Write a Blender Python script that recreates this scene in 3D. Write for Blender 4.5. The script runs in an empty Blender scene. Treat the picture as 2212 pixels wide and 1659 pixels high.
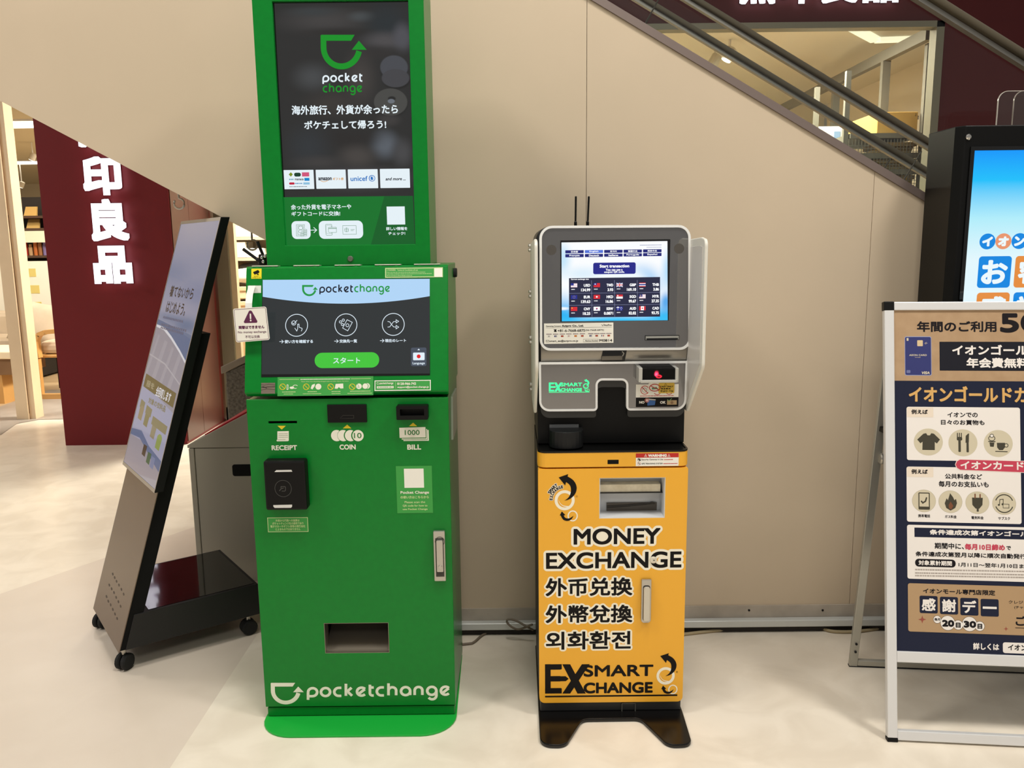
import bpy, bmesh, math, random
from mathutils import Vector, Matrix
from mathutils.geometry import tessellate_polygon
random.seed(7)
D = bpy.data; SC = bpy.context.scene; COL = SC.collection

# ------------------------------------------------------------------ camera
F_PX, W_PX, H_PX = 1789.0, 2212, 1659
EYE = Vector((0, 0, 1.4))
CAM_M = Matrix.Rotation(math.radians(90 - 9.4), 3, 'X') @ Matrix.Rotation(math.radians(-0.636), 3, 'Z')
cd = D.cameras.new('camera'); cam = D.objects.new('camera', cd); COL.objects.link(cam)
cd.sensor_width = 36.0; cd.lens = F_PX / W_PX * 36.0; cd.clip_start = 0.05; cd.clip_end = 100
cam.matrix_world = Matrix.Translation(EYE) @ CAM_M.to_4x4()
SC.camera = cam

# ------------------------------------------------------------------ exposure, world, lamps
vs = SC.view_settings
vs.view_transform = 'Standard'; vs.look = 'None'; vs.gamma = 1.0; vs.exposure = 0.0
try: vs.use_curve_mapping = False
except Exception: pass
wd = D.worlds.new('mall_light'); SC.world = wd; wd.use_nodes = True
bg = wd.node_tree.nodes['Background']
bg.inputs[0].default_value = (1.0, 0.955, 0.89, 1); bg.inputs[1].default_value = 0.27
SC.cycles.max_bounces = 8; SC.cycles.transparent_max_bounces = 16
SC.cycles.sample_clamp_indirect = 4.0
SC.cycles.caustics_reflective = False; SC.cycles.caustics_refractive = False

def lamp(name, loc, size, power, color=(1, .955, .885), target=None, sy=None, spread=math.pi):
    l = D.lights.new(name, 'AREA'); l.shape = 'RECTANGLE'; l.size = size; l.size_y = sy or size
    l.energy = power; l.color = color; l.spread = spread
    o = D.objects.new(name, l); COL.objects.link(o); o.location = loc
    d = (Vector(target) - Vector(loc)) if target else Vector((0, 0, -1))
    o.rotation_euler = d.to_track_quat('-Z', 'Y').to_euler()
    return o
lamp('mall_ceiling_lamp', (-2.4, 0.9, 4.6), 0.9, 76)
lamp('mall_ceiling_lamp', (0.2, 1.1, 4.6), 0.8, 68)
lamp('mall_ceiling_lamp', (2.5, 0.8, 4.6), 0.7, 90)
lamp('mall_ceiling_lamp', (0.4, -3.0, 4.6), 1.4, 70)
lamp('mall_ceiling_lamp', (-6.6, 4.3, 3.9), 1.2, 150)
# the shop's own lamps, plus one added fill for the shelf
lamp('shop_ceiling_lamp', (-5.2, 9.0, 3.2), 1.0, 50, (1, .95, .86))
lamp('shop_ceiling_lamp', (-6.0, 15.0, 3.2), 2.0, 380, (1, .94, .84))
lamp('shop_ceiling_lamp', (-1.4, 7.7, 3.2), 0.8, 220, (1, .93, .82))
lamp('shop_shelf_fill', (-1.95, 7.15, 3.1), 0.4, 120, (1, .93, .82), target=(-2.5, 8.6, 1.25))  # added fill light, only there to brighten the shelf behind the window
lamp('shop_ceiling_lamp', (2.2, 7.3, 3.2), 0.9, 120, (1, .94, .84))

# ------------------------------------------------------------------ photo geometry: where a line of sight meets the place
def ray(x, y): return CAM_M @ Vector(((x - 1106) / F_PX, -(y - 829.5) / F_PX, -1))
def on(x, y, Y): r = ray(x, y); return EYE + r * (Y / r.y)
def fl(x, y, z=0.0): r = ray(x, y); return EYE + r * ((z - EYE.z) / r.z)
def onx(x, y, X): r = ray(x, y); return EYE + r * (X / r.x)
def hit(x, y, o, n): r = ray(x, y); return EYE + r * (n.dot(o - EYE) / n.dot(r))
def pix(p): q = CAM_M.transposed() @ (Vector(p) - EYE); return 1106 - F_PX * q.x / q.z, 829.5 + F_PX * q.y / q.z

# ------------------------------------------------------------------ materials
def lin(c):
    c = c / 255.0
    return c / 12.92 if c <= 0.04045 else ((c + 0.055) / 1.055) ** 2.4
def rgb(c): return (lin(c[0]), lin(c[1]), lin(c[2]), 1)
MATS = {}
def mat(name, c, rough=.5, metal=0., emit=0., spec=.5, coat=0., noise=None):
    """noise = (scale, colour, amount): a mottled second colour of the thing itself"""
    if name in MATS: return MATS[name]
    m = D.materials.new(name); m.use_nodes = True; nt = m.node_tree; b = nt.nodes['Principled BSDF']
    b.inputs['Base Color'].default_value = rgb(c); b.inputs['Roughness'].default_value = rough
    b.inputs['Metallic'].default_value = metal; b.inputs['Specular IOR Level'].default_value = spec
    b.inputs['Coat Weight'].default_value = coat
    if emit:
        b.inputs['Base Color'].default_value = (0.004, .004, .004, 1)
        b.inputs['Emission Color'].default_value = rgb(c); b.inputs['Emission Strength'].default_value = emit
    if noise:
        tc = nt.nodes.new('ShaderNodeTexCoord'); nz = nt.nodes.new('ShaderNodeTexNoise'); mx = nt.nodes.new('ShaderNodeMix')
        mx.data_type = 'RGBA'; nz.inputs['Scale'].default_value = noise[0]; nz.inputs['Detail'].default_value = 4
        rp = nt.nodes.new('ShaderNodeMapRange'); rp.inputs[1].default_value = .35; rp.inputs[2].default_value = .65; rp.inputs[4].default_value = noise[2]
        nt.links.new(tc.outputs['Object'], nz.inputs['Vector']); nt.links.new(nz.outputs[0], rp.inputs[0]); nt.links.new(rp.outputs[0], mx.inputs[0])
        mx.inputs[6].default_value = rgb(c); mx.inputs[7].default_value = rgb(noise[1])
        nt.links.new(mx.outputs[2], b.inputs['Emission Color' if emit else 'Base Color'])
    MATS[name] = m
    return m
def picture(name, base, blobs, strength=1.):
    """a blurred photograph shown on a screen: soft ellipses (x, z, rx, rz, colour, edge softness) over a ground colour"""
    m = D.materials.new(name); m.use_nodes = True; nt = m.node_tree; b = nt.nodes['Principled BSDF']; L = nt.links.new; N = nt.nodes.new
    b.inputs['Base Color'].default_value = (.004, .004, .004, 1); b.inputs['Roughness'].default_value = .1
    tc = N('ShaderNodeTexCoord'); col = N('ShaderNodeRGB'); col.outputs[0].default_value = rgb(base); out = col.outputs[0]
    for x, z, rx, rz, c, e in blobs:
        s = N('ShaderNodeVectorMath'); s.operation = 'SUBTRACT'; s.inputs[1].default_value = (x, 0, z); L(tc.outputs['Object'], s.inputs[0])
        k = N('ShaderNodeVectorMath'); k.operation = 'MULTIPLY'; k.inputs[1].default_value = (1 / rx, 0, 1 / rz); L(s.outputs[0], k.inputs[0])
        l = N('ShaderNodeVectorMath'); l.operation = 'LENGTH'; L(k.outputs[0], l.inputs[0])
        r = N('ShaderNodeMapRange'); r.interpolation_type = 'SMOOTHSTEP'; r.inputs[1].default_value = 1; r.inputs[2].default_value = 1 - e; r.inputs[3].default_value = 0; r.inputs[4].default_value = 1; L(l.outputs['Value'], r.inputs[0])
        x_ = N('ShaderNodeMix'); x_.data_type = 'RGBA'; L(r.outputs[0], x_.inputs[0]); L(out, x_.inputs[6]); x_.inputs[7].default_value = rgb(c); out = x_.outputs[2]
    L(out, b.inputs['Emission Color']); b.inputs['Emission Strength'].default_value = strength
    return m
def glow(name, c, s=1.0): return mat(name, c, .12, emit=s)
def glass(name, tint=(1, 1, 1), refl=0.08):
    if name in MATS: return MATS[name]
    m = D.materials.new(name); m.use_nodes = True; nt = m.node_tree; nt.nodes.remove(nt.nodes['Principled BSDF'])
    out = [n for n in nt.nodes if n.type == 'OUTPUT_MATERIAL'][0]
    t = nt.nodes.new('ShaderNodeBsdfTransparent'); g = nt.nodes.new('ShaderNodeBsdfGlossy'); mx = nt.nodes.new('ShaderNodeMixShader')
    t.inputs[0].default_value = (*tint, 1); g.inputs['Roughness'].default_value = 0.02; mx.inputs[0].default_value = refl
    nt.links.new(t.outputs[0], mx.inputs[1]); nt.links.new(g.outputs[0], mx.inputs[2]); nt.links.new(mx.outputs[0], out.inputs[0])
    MATS[name] = m
    return m
GREEN = mat('green_paint', (2, 124, 41), .3, spec=.3, noise=(60, (2, 117, 39), .6))
GREEN2 = mat('bright_green_paint', (22, 168, 58), .4)
YEL = mat('yellow_paint', (240, 176, 48), .38)
BLK = mat('black_plastic', (11, 11, 11), .45, spec=.22)
BLKM = mat('black_matte', (10, 10, 10), .7, spec=.2)
BLKG = mat('black_gloss', (8, 8, 9), .06, coat=.4)
DGREY = mat('dark_grey_plastic', (48, 49, 50), .45)
WHITEP = mat('white_plastic', (232, 230, 222), .35)
PAPER = mat('white_print', (240, 238, 228), .6)
INK = mat('black_print', (15, 12, 12), .55, spec=.2)
STEEL = mat('brushed_steel', (190, 186, 178), .3, metal=.85)
ALU = mat('aluminium', (206, 206, 204), .38, metal=.55)
ALUW = mat('white_aluminium', (222, 222, 222), .35, metal=.15)
CHROME = mat('chrome', (225, 222, 215), .12, metal=1)
CREAM = mat('cream_steel', (222, 216, 190), .4)
RUBBER = mat('black_rubber', (16, 16, 16), .8)
BEIGE = mat('beige_cladding', (205, 187, 162), .5, noise=(2.2, (198, 181, 156), .7))
MAROON = mat('maroon_panel', (112, 24, 30), .5, spec=.3)
CLEAR = glass('clear_glass', (.99, 1, .99), .018)

# ------------------------------------------------------------------ building
def rr(x0, y0, x1, y1, r, n=6):
    """rounded rectangle outline; r is one radius or four (x0y0, x1y0, x1y1, x0y1)"""
    if not isinstance(r, (list, tuple)): r = [r] * 4
    return rpoly([(x0, y0), (x1, y0), (x1, y1), (x0, y1)], r, n)
def rpoly(pts, rad, n=6):
    out = []; N = len(pts)
    if not isinstance(rad, (list, tuple)): rad = [rad] * N
    for i in range(N):
        p = Vector(pts[i]).to_2d(); r = rad[i]
        if r <= 1e-6: out.append(tuple(p)); continue
        a = (Vector(pts[i - 1]).to_2d() - p); b = (Vector(pts[(i + 1) % N]).to_2d() - p)
        la, lb = a.length, b.length; a.normalize(); b.normalize()
        half = math.acos(max(-1, min(1, a.dot(b)))) / 2
        d = min(r / math.tan(half), la * .49, lb * .49); rr_ = d * math.tan(half)
        c = p + (a + b).normalized() * (rr_ / math.sin(half))
        s, e = p + a * d - c, p + b * d - c
        a0 = math.atan2(s.y, s.x); da = math.atan2(e.y, e.x) - a0
        while da > math.pi: da -= 2 * math.pi
        while da < -math.pi: da += 2 * math.pi
        for k in range(n + 1):
            t = a0 + da * k / n; out.append((c.x + rr_ * math.cos(t), c.y + rr_ * math.sin(t)))
    return out
def inset(pts, d):
    N = len(pts); area = sum(pts[i - 1][0] * pts[i][1] - pts[i][0] * pts[i - 1][1] for i in range(N)); s = 1 if area > 0 else -1
    out = []
    for i in range(N):
        p, a, b = Vector(pts[i]), Vector(pts[i - 1]), Vector(pts[(i + 1) % N])
        e1, e2 = (p - a).normalized(), (b - p).normalized()
        n1, n2 = Vector((-e1.y, e1.x)) * s, Vector((-e2.y, e2.x)) * s
        m = (n1 + n2); k = m.length_squared
        m = m * (2 / k) if k > .2 else n1
        out.append(tuple(p + m * d))
    return out
def rim(pts, rad, d=0.):
    """outline with rounded corners, drawn in by d (corner radii follow)"""
    b = inset(pts, d) if d else pts; N = len(pts)
    area = sum(pts[i - 1][0] * pts[i][1] - pts[i][0] * pts[i - 1][1] for i in range(N)); out = []
    for i in range(N):
        p, q, r = Vector(pts[i - 1]), Vector(pts[i]), Vector(pts[(i + 1) % N]); e1, e2 = q - p, r - q
        convex = (e1.x * e2.y - e1.y * e2.x) * area > 0
        out.append(max(rad[i] - d, .0012) if convex else rad[i] + d)
    return rpoly(b, out, 7)
def circ(cx, cy, rx, ry=None, n=28, a0=0., a1=2 * math.pi):
    ry = ry or rx
    k = n if abs(a1 - a0 - 2 * math.pi) < 1e-6 else n + 1
    return [(cx + rx * math.cos(a0 + (a1 - a0) * i / n), cy + ry * math.sin(a0 + (a1 - a0) * i / n)) for i in range(k)]

class MB:
    def __init__(s): s.v = []; s.f = []; s.m = []
    def add(s, vs, fs, m=0):
        o = len(s.v); s.v += [tuple(v) for v in vs]; s.f += [tuple(i + o for i in f) for f in fs]; s.m += [m] * len(fs); return s
    def box(s, x0, x1, y0, y1, z0, z1, m=0):
        return s.add([(x, y, z) for z in (z0, z1) for y in (y0, y1) for x in (x0, x1)],
                     [(0, 2, 3, 1), (4, 5, 7, 6), (0, 1, 5, 4), (2, 6, 7, 3), (0, 4, 6, 2), (1, 3, 7, 5)], m)
    def hexa(s, p, m=0):   # 8 corners, bottom 4 then top 4
        return s.add(p, [(3, 2, 1, 0), (4, 5, 6, 7), (0, 1, 5, 4), (1, 2, 6, 5), (2, 3, 7, 6), (3, 0, 4, 7)], m)
    def prism(s, poly, ax, a0, a1, m=0, holes=()):
        def P(p, a): return {'y': (p[0], a, p[1]), 'x': (a, p[0], p[1]), 'z': (p[0], p[1], a)}[ax]
        loops = [list(poly)] + [list(h) for h in holes]; flat = [p for l in loops for p in l]; n = len(flat)
        vs = [P(p, a0) for p in flat] + [P(p, a1) for p in flat]; fs = []
        if holes:
            for t in tessellate_polygon([[Vector((p[0], p[1], 0)) for p in l] for l in loops]):
                fs += [tuple(t), tuple(i + n for i in reversed(t))]
        else:
            fs += [tuple(range(n)), tuple(range(2 * n - 1, n - 1, -1))]
        k = 0
        for l in loops:
            L = len(l)
            for i in range(L): a, b = k + i, k + (i + 1) % L; fs.append((a, b, b + n, a + n))
            k += L
        return s.add(vs, fs, m)
    def tube(s, path, r, n=8, m=0, cap=True):
        path = [Vector(p) for p in path]; rings = []; up = Vector((0, 0, 1))
        rs = r if isinstance(r, (list, tuple)) else [r] * len(path)
        for i, p in enumerate(path):
            t = (path[min(i + 1, len(path) - 1)] - path[max(i - 1, 0)]).normalized()
            a = t.cross(up)
            if a.length < .05: a = t.cross(Vector((1, 0, 0)))
            a.normalize(); b = a.cross(t)
            rings.append([p + (a * math.cos(2 * math.pi * k / n) + b * math.sin(2 * math.pi * k / n)) * rs[i] for k in range(n)])
        vs = [v for R in rings for v in R]; fs = []
        for i in range(len(rings) - 1):
            for k in range(n): fs.append((i * n + k, i * n + (k + 1) % n, (i + 1) * n + (k + 1) % n, (i + 1) * n + k))
        if cap: fs += [tuple(range(n)), tuple(range(len(vs) - 1, len(vs) - n - 1, -1))]
        return s.add(vs, fs, m)
    def lathe(s, prof, c, axis='z', n=20, m=0):
        vs = []; fs = []
        for r, h in prof:
            for k in range(n):
                t = 2 * math.pi * k / n; a, b = r * math.cos(t), r * math.sin(t)
                vs.append((c[0] + a, c[1] + b, c[2] + h) if axis == 'z' else (c[0] + a, c[1] + h, c[2] + b) if axis == 'y' else (c[0] + h, c[1] + a, c[2] + b))
        for i in range(len(prof) - 1):
            for k in range(n): fs.append((i * n + k, i * n + (k + 1) % n, (i + 1) * n + (k + 1) % n, (i + 1) * n + k))
        fs += [tuple(range(n)), tuple(range(len(vs) - 1, len(vs) - n - 1, -1))]
        return s.add(vs, fs, m)
    def xf(s, M):
        s.v = [tuple(M @ Vector(v)) for v in s.v]; return s
    def build(s, name, mats, parent=None, bevel=0., smooth=False, subsurf=0, recalc=True):
        me = D.meshes.new(name); me.from_pydata(s.v, [], s.f)
        for m in (mats if isinstance(mats, (list, tuple)) else [mats]): me.materials.append(m)
        me.polygons.foreach_set('material_index', s.m)
        if recalc:
            b = bmesh.new(); b.from_mesh(me); bmesh.ops.recalc_face_normals(b, faces=b.faces); b.to_mesh(me); b.free()
        if smooth: me.polygons.foreach_set('use_smooth', [True] * len(me.polygons))
        o = D.objects.new(name, me); COL.objects.link(o)
        if parent: attach(o, parent)
        if bevel:
            md = o.modifiers.new('edge', 'BEVEL'); md.width = bevel; md.segments = 2; md.limit_method = 'ANGLE'; md.angle_limit = math.radians(40)
        if subsurf:
            md = o.modifiers.new('soft', 'SUBSURF'); md.levels = subsurf; md.render_levels = subsurf
        return o
def attach(o, parent):
    o.parent = parent; M = Matrix()
    q = parent
    chain = []
    while q: chain.append(q); q = q.parent
    for c in reversed(chain): M = M @ c.matrix_parent_inverse @ c.matrix_basis
    o.matrix_parent_inverse = M.inverted()
def thing(name, label, cat, loc=(0, 0, 0), group=None):
    o = D.objects.new(name, None); COL.objects.link(o); o.location = loc; o.empty_display_size = .1
    return tag(o, label, cat, group)
def tag(o, label, cat, group=None):
    o['label'] = label; o['category'] = cat
    if group: o['group'] = group
    return o
def struct(o): o['kind'] = 'structure'; return o
def note(o, label): o['label'] = label; return o

# ------------------------------------------------------------------ print: flat lettering and marks laid on one surface of a thing
TXT = {}
def glyphs(s, res=3):
    if (s, res) not in TXT:
        c = D.curves.new('lettering', 'FONT'); c.body = s; c.resolution_u = res
        o = D.objects.new('lettering', c); me = o.to_mesh()
        vs = [(v.co.x, v.co.y) for v in me.vertices]; fs = [tuple(p.vertices) for p in me.polygons]
        o.to_mesh_clear(); D.objects.remove(o); D.curves.remove(c)
        xs = [v[0] for v in vs]; ys = [v[1] for v in vs]
        TXT[s, res] = (vs, fs, min(xs), min(ys), max(xs), max(ys))
    return TXT[s, res]
class Print:
    STEP = 0.0002
    def __init__(s, o, u, v):
        s.o, s.u, s.v_ = Vector(o), Vector(u).normalized(), Vector(v).normalized(); s.n = s.u.cross(s.v_).normalized()
        if s.n.dot(EYE - s.o) < 0: s.n = -s.n
        s.mb = MB(); s.mats = []; s.k_ = 0; s.view(0, 0, 1)
    def view(s, ox, oy, k): s.ox, s.oy, s.k = ox, oy, k; return s
    def px(s, x, y): return s.ox + x / s.k, s.oy + y / s.k
    def uv(s, x, y):
        p = hit(*s.px(x, y), s.o, s.n) - s.o; return p.dot(s.u), p.dot(s.v_)
    def scale(s, x, y):
        a, b = s.uv(x, y); p = s.o + s.u * a + s.v_ * b; x0, y0 = pix(p)
        x1 = pix(p + s.u * .01)[0]; y1 = pix(p + s.v_ * .01)[1]
        return .01 / abs(x1 - x0) / s.k, .01 / abs(y1 - y0) / s.k
    def mi(s, m):
        if m not in s.mats: s.mats.append(m)
        return s.mats.index(m)
    def put(s, pts, faces, m, layer):
        h = layer * s.STEP + (s.k_ % 30) * 1.2e-6; s.k_ += 1   # prints never lie in exactly the same plane
        s.mb.add([s.o + s.u * a + s.v_ * b + s.n * h for a, b in pts], faces, s.mi(m))
    def polyuv(s, pts, m, layer=1, holes=()):
        loops = [pts] + list(holes)
        t = tessellate_polygon([[Vector((a, b, 0)) for a, b in l] for l in loops])
        s.put([p for l in loops for p in l], [tuple(f) for f in t], m, layer)
    def poly(s, pts, m, layer=1): s.polyuv([s.uv(*p) for p in pts], m, layer)
    def bx(s, x0, y0, x1, y1):
        cx, cy = (x0 + x1) / 2, (y0 + y1) / 2; u, v = s.uv(cx, cy); a, b = s.scale(cx, cy)
        w, h = (x1 - x0) * a / 2, (y1 - y0) * b / 2; return u - w, v - h, u + w, v + h, a
    def rect(s, x0, y0, x1, y1, m, layer=1, r=0):
        a, b, c, d, k = s.bx(x0, y0, x1, y1)
        s.polyuv(rr(a, b, c, d, r * k) if r else [(a, b), (c, b), (c, d), (a, d)], m, layer)
    def rectframe(s, x0, y0, x1, y1, w, m, layer=1, r=0):
        a, b, c, d, k = s.bx(x0, y0, x1, y1); w *= k
        f = lambda e, q: rr(a + e, b + e, c - e, d - e, q) if r else [(a + e, b + e), (c - e, b + e), (c - e, d - e), (a + e, d - e)]
        s.polyuv(f(0, r * k), m, layer, [f(w, max(r * k - w, 1e-5))])
    def circ(s, cx, cy, r, m, layer=1, ry=None, ring=0, n=28, a0=0., a1=360., tilt=0.):
        u, v = s.uv(cx, cy); a, b = s.scale(cx, cy); rx, ry = r * a, (ry or r) * b
        ct, st = math.cos(math.radians(tilt)), math.sin(math.radians(tilt))
        R = lambda P: [(u + x * ct - y * st, v + x * st + y * ct) for x, y in P]
        if ring and a1 - a0 > 359:
            s.polyuv(R(circ(0, 0, rx, ry, n)), m, layer, [R(circ(0, 0, rx - ring * a, ry - ring * b, n))])
        elif ring:
            A, B = math.radians(a0), math.radians(a1)
            s.polyuv(R(circ(0, 0, rx, ry, n, A, B) + circ(0, 0, rx - ring * a, ry - ring * b, n, A, B)[::-1]), m, layer)
        else: s.polyuv(R(circ(0, 0, rx, ry, n, math.radians(a0), math.radians(a1))), m, layer)
    def line(s, pts, w, m, layer=1, closed=False, cap=True):
        x, y = pts[len(pts) // 2]; k = s.scale(x, y)[0]
        s.strokeuv([s.uv(*p) for p in pts], w * k / 2, m, layer, closed, cap)
    def strokeuv(s, P, h, m, layer=1, closed=False, cap=True):
        P = [Vector(p) for p in P]; N = len(P)
        L, R = [], []
        for i in range(N):
            a = P[i - 1] if (i or closed) else None; b = P[(i + 1) % N] if (i < N - 1 or closed) else None
            ns = []
            for e in ((P[i] - a) if a is not None else None, (b - P[i]) if b is not None else None):
                if e is not None and e.length > 1e-9: e = e.normalized(); ns.append(Vector((-e.y, e.x)))
            if not ns: continue
            q = ns[0] if len(ns) == 1 else ns[0] + ns[1]
            q = q * (2 / q.length_squared) if len(ns) == 2 and q.length_squared > .8 else q.normalized()
            L.append(P[i] + q * h); R.append(P[i] - q * h)
        n = len(L); fs = [(i, i + 1, n + i + 1, n + i) for i in range(n - 1)]
        if closed: fs.append((n - 1, 0, n, 2 * n - 1))
        s.put([tuple(p) for p in L + R], fs, m, layer)
        if cap and not closed:
            for p in (P[0], P[-1]): s.put(circ(p.x, p.y, h, n=10), [tuple(range(10))], m, layer)
    def text(s, t, x0, y0, x1, y1, m, layer=2, b=0., rot=0., shear=0., n=8):
        """fit the inked box of t into the pixel box; b = stroke growth in pixels"""
        vs, fs, ax, ay, bx_, by = glyphs(t, 8 if (y1 - y0) / s.k > 24 else 3 if len(t) < 12 else 2)
        cx, cy = (x0 + x1) / 2, (y0 + y1) / 2; u, v = s.uv(cx, cy); ka, kb = s.scale(cx, cy)
        W, H = max((x1 - x0 - 2 * b) * ka, 1e-5), max((y1 - y0 - 2 * b) * kb, 1e-5)
        sx, sy = W / max(bx_ - ax, 1e-6), H / max(by - ay, 1e-6)
        if t in ('ー', '一', '—', '-'): sy = sx
        ct, st = math.cos(math.radians(rot)), math.sin(math.radians(rot)); mx_, my_ = (ax + bx_) / 2, (ay + by) / 2
        pts = []
        for x, y in vs:
            X, Y = (x - mx_) * sx, (y - my_) * sy; X += Y * shear
            pts.append((u + X * ct - Y * st, v + X * st + Y * ct))
        if b <= 0: offs = [(0, 0)]
        elif n == 0: offs = [(i * b * ka / 3, j * b * ka / 3) for i in range(-3, 4) for j in range(-3, 4) if max(abs(i), abs(j)) == 3 or (i == j == 0)]
        else:
            r = b * ka; offs = [(r * math.cos(2 * math.pi * (i + .5) / n), r * math.sin(2 * math.pi * (i + .5) / n)) for i in range(n)]
            if n > 6: offs.append((0, 0))
        for dx, dy in offs: s.put([(p[0] + dx, p[1] + dy) for p in pts], fs, m, layer)
    def dashes(s, x0, y, x1, w, m, layer=2, step=None, gap=.35, slope=-.011):
        """a line of print too fine to read"""
        step = step or w * 2.2; x = x0
        while x < x1:
            e = min(x + step * random.uniform(.6, 1.2), x1)
            s.line([(x, y + (x - x0) * slope), (e, y + (e - x0) * slope)], w, m, layer, cap=False); x = e + step * gap * random.uniform(.5, 1.5)
    # the kiosk maker's round stroke lettering
    def strokes(s, word, x0, x1, base, xh, w, m, layer=2, slope=-.011):
        A = lambda cx, cy, a, b, r=.5, n=14: [(cx + r * math.cos(math.radians(a + (b - a) * i / n)), cy + r * math.sin(math.radians(a + (b - a) * i / n))) for i in range(n + 1)]
        G = {'p': (1.12, [A(.5, .5, 180, -90) + [(.12, 0)], [(0, .5), (0, -.45)]]),
             'o': (1.16, [A(.5, .5, 0, 360, n=24)]),
             'c': (.98, [[(.78, 1)] + A(.5, .5, 90, 270) + [(.78, 0)]]),
             'k': (.92, [[(0, 1.5), (0, 0)], [(.62, 1), (.1, .5)], [(.25, .45), (.68, 0)]]),
             'e': (1.12, [A(.5, .5, 40, 318), [(.16, .2), (.86, .8)]]),
             't': (.46, [[(0, 1.35), (0, .3)] + A(.3, .3, 180, 270, .3, 6) + [(.42, 0)], [(0, 1), (.42, 1)]]),
             'h': (1.08, [[(0, 1.5), (0, 0)], [(0, .5)] + A(.42, .58, 180, 0, .42) + [(.84, 0)]]),
             'a': (1.2, [A(.5, .5, 0, 360, n=24), [(1, .5), (1, 0)]]),
             'n': (1.08, [[(0, 0), (0, .5)] + A(.42, .58, 180, 0, .42) + [(.84, 0)]]),
             'g': (1.2, [A(.5, .5, 0, 360, n=24), [(1, .5)] + A(.55, -.1, 0, -150, .45, 8)])}
        adv = [G[c][0] for c in word]; gap = .3; tot = sum(adv) + gap * (len(word) - 1) - .06
        sx = (x1 - x0 - w) / tot; x = x0 + w / 2
        for c in word:
            for st in G[c][1]:
                P = [(x + a * sx, base - w / 2 - b * (xh - w) + (x + a * sx - (x0 + x1) / 2) * slope) for a, b in st]
                cl = math.dist(P[0], P[-1]) < .01 * w
                s.line(P[:-1] if cl else P, w, m, layer, closed=cl, cap=False)
            x += (G[c][0] + gap) * sx
    def logo(s, x0, y0, x1, y1, m, layer=2):
        k = (x1 - x0) / 325.; q = (y1 - y0) / 215.
        T = lambda p: (x0 + (p[0] - 210) * k, y0 + (p[1] - 898) * q)
        arc = [(357 + 127 * math.cos(math.radians(a)), 975 + 119 * math.sin(math.radians(a))) for a in range(180, 5, -8)]
        L, R = [], []
        s.line([T(p) for p in [(229, 902)] + arc], 40 * k, m, layer, cap=False)
        s.poly([T(p) for p in ((213, 898), (450, 898), (425, 935), (210, 935))], m, layer)
        s.poly([T(p) for p in ((430, 991), (535, 991), (480, 935))], m, layer)
    def emblem(s, x0, y0, x1, y1, ma, mb_, layer=2):
        k = (x1 - x0) / 600.; q = (y1 - y0) / 1210.
        T = lambda x, y: (x0 + (x - 455) * k, y0 + (y - 285) * q)
        def sm(P):   # Catmull-Rom through the points
            o = []
            for i in range(len(P) - 1):
                p0, p1, p2, p3 = [Vector(P[max(0, min(len(P) - 1, j))]) for j in (i - 1, i, i + 1, i + 2)]
                for t in (0, .33, .66): o.append(tuple(.5 * ((2 * p1) + (p2 - p0) * t + (2 * p0 - 5 * p1 + 4 * p2 - p3) * t * t + (3 * p1 - p0 - 3 * p2 + p3) * t ** 3)))
            return o + [P[-1]]
        s.circ(*T(707, 955), 258 * k, mb_, layer, 258 * q, 76 * k, n=40)
        s.poly([T(*p) for p in sm([(540, 920), (590, 1020), (680, 1090), (850, 1105)]) + sm([(850, 1105), (740, 1125), (640, 1090), (570, 1010), (540, 920)])], mb_, layer)
        s.circ(*T(913, 1355), 132 * k, mb_, layer, 142 * q, 32 * k, n=32)
        s.poly([T(*p) for p in [(555, 370), (800, 285), (782, 345)] + sm([(782, 345), (905, 420), (985, 520), (1017, 640), (990, 760), (920, 860), (820, 930), (700, 965)]) + sm([(700, 965), (800, 890), (858, 780), (868, 650), (830, 555), (745, 487)])[1:] + [(720, 575)]], ma, layer + 1)
        s.poly([T(*p) for p in [(635, 1240), (727, 1333), (685, 1338)] + sm([(685, 1338), (710, 1390), (770, 1420), (850, 1408), (935, 1350)]) + sm([(935, 1350), (890, 1430), (820, 1475), (740, 1480), (660, 1440), (605, 1340)])[1:] + [(580, 1345)]], ma, layer + 1)
    def build(s, name, parent):
        return s.mb.build(name, s.mats, parent, recalc=False)
XA, ZA = Vector((1, 0, 0)), Vector((0, 0, 1))
def front(Y): return Print((0, Y, 0), XA, ZA)
def pbox(mb, x0, y0, x1, y1, Y, Y1, m=0, r=0, n=5):
    """a block whose front face is seen as the pixel box and which runs back from Y to Y1"""
    P = front(Y); a, b, c, d, k = P.bx(x0, y0, x1, y1)
    mb.prism(rr(a, b, c, d, r * k, n) if r else [(a, b), (c, b), (c, d), (a, d)], 'y', Y, Y1, m); return a, b, c, d

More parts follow.
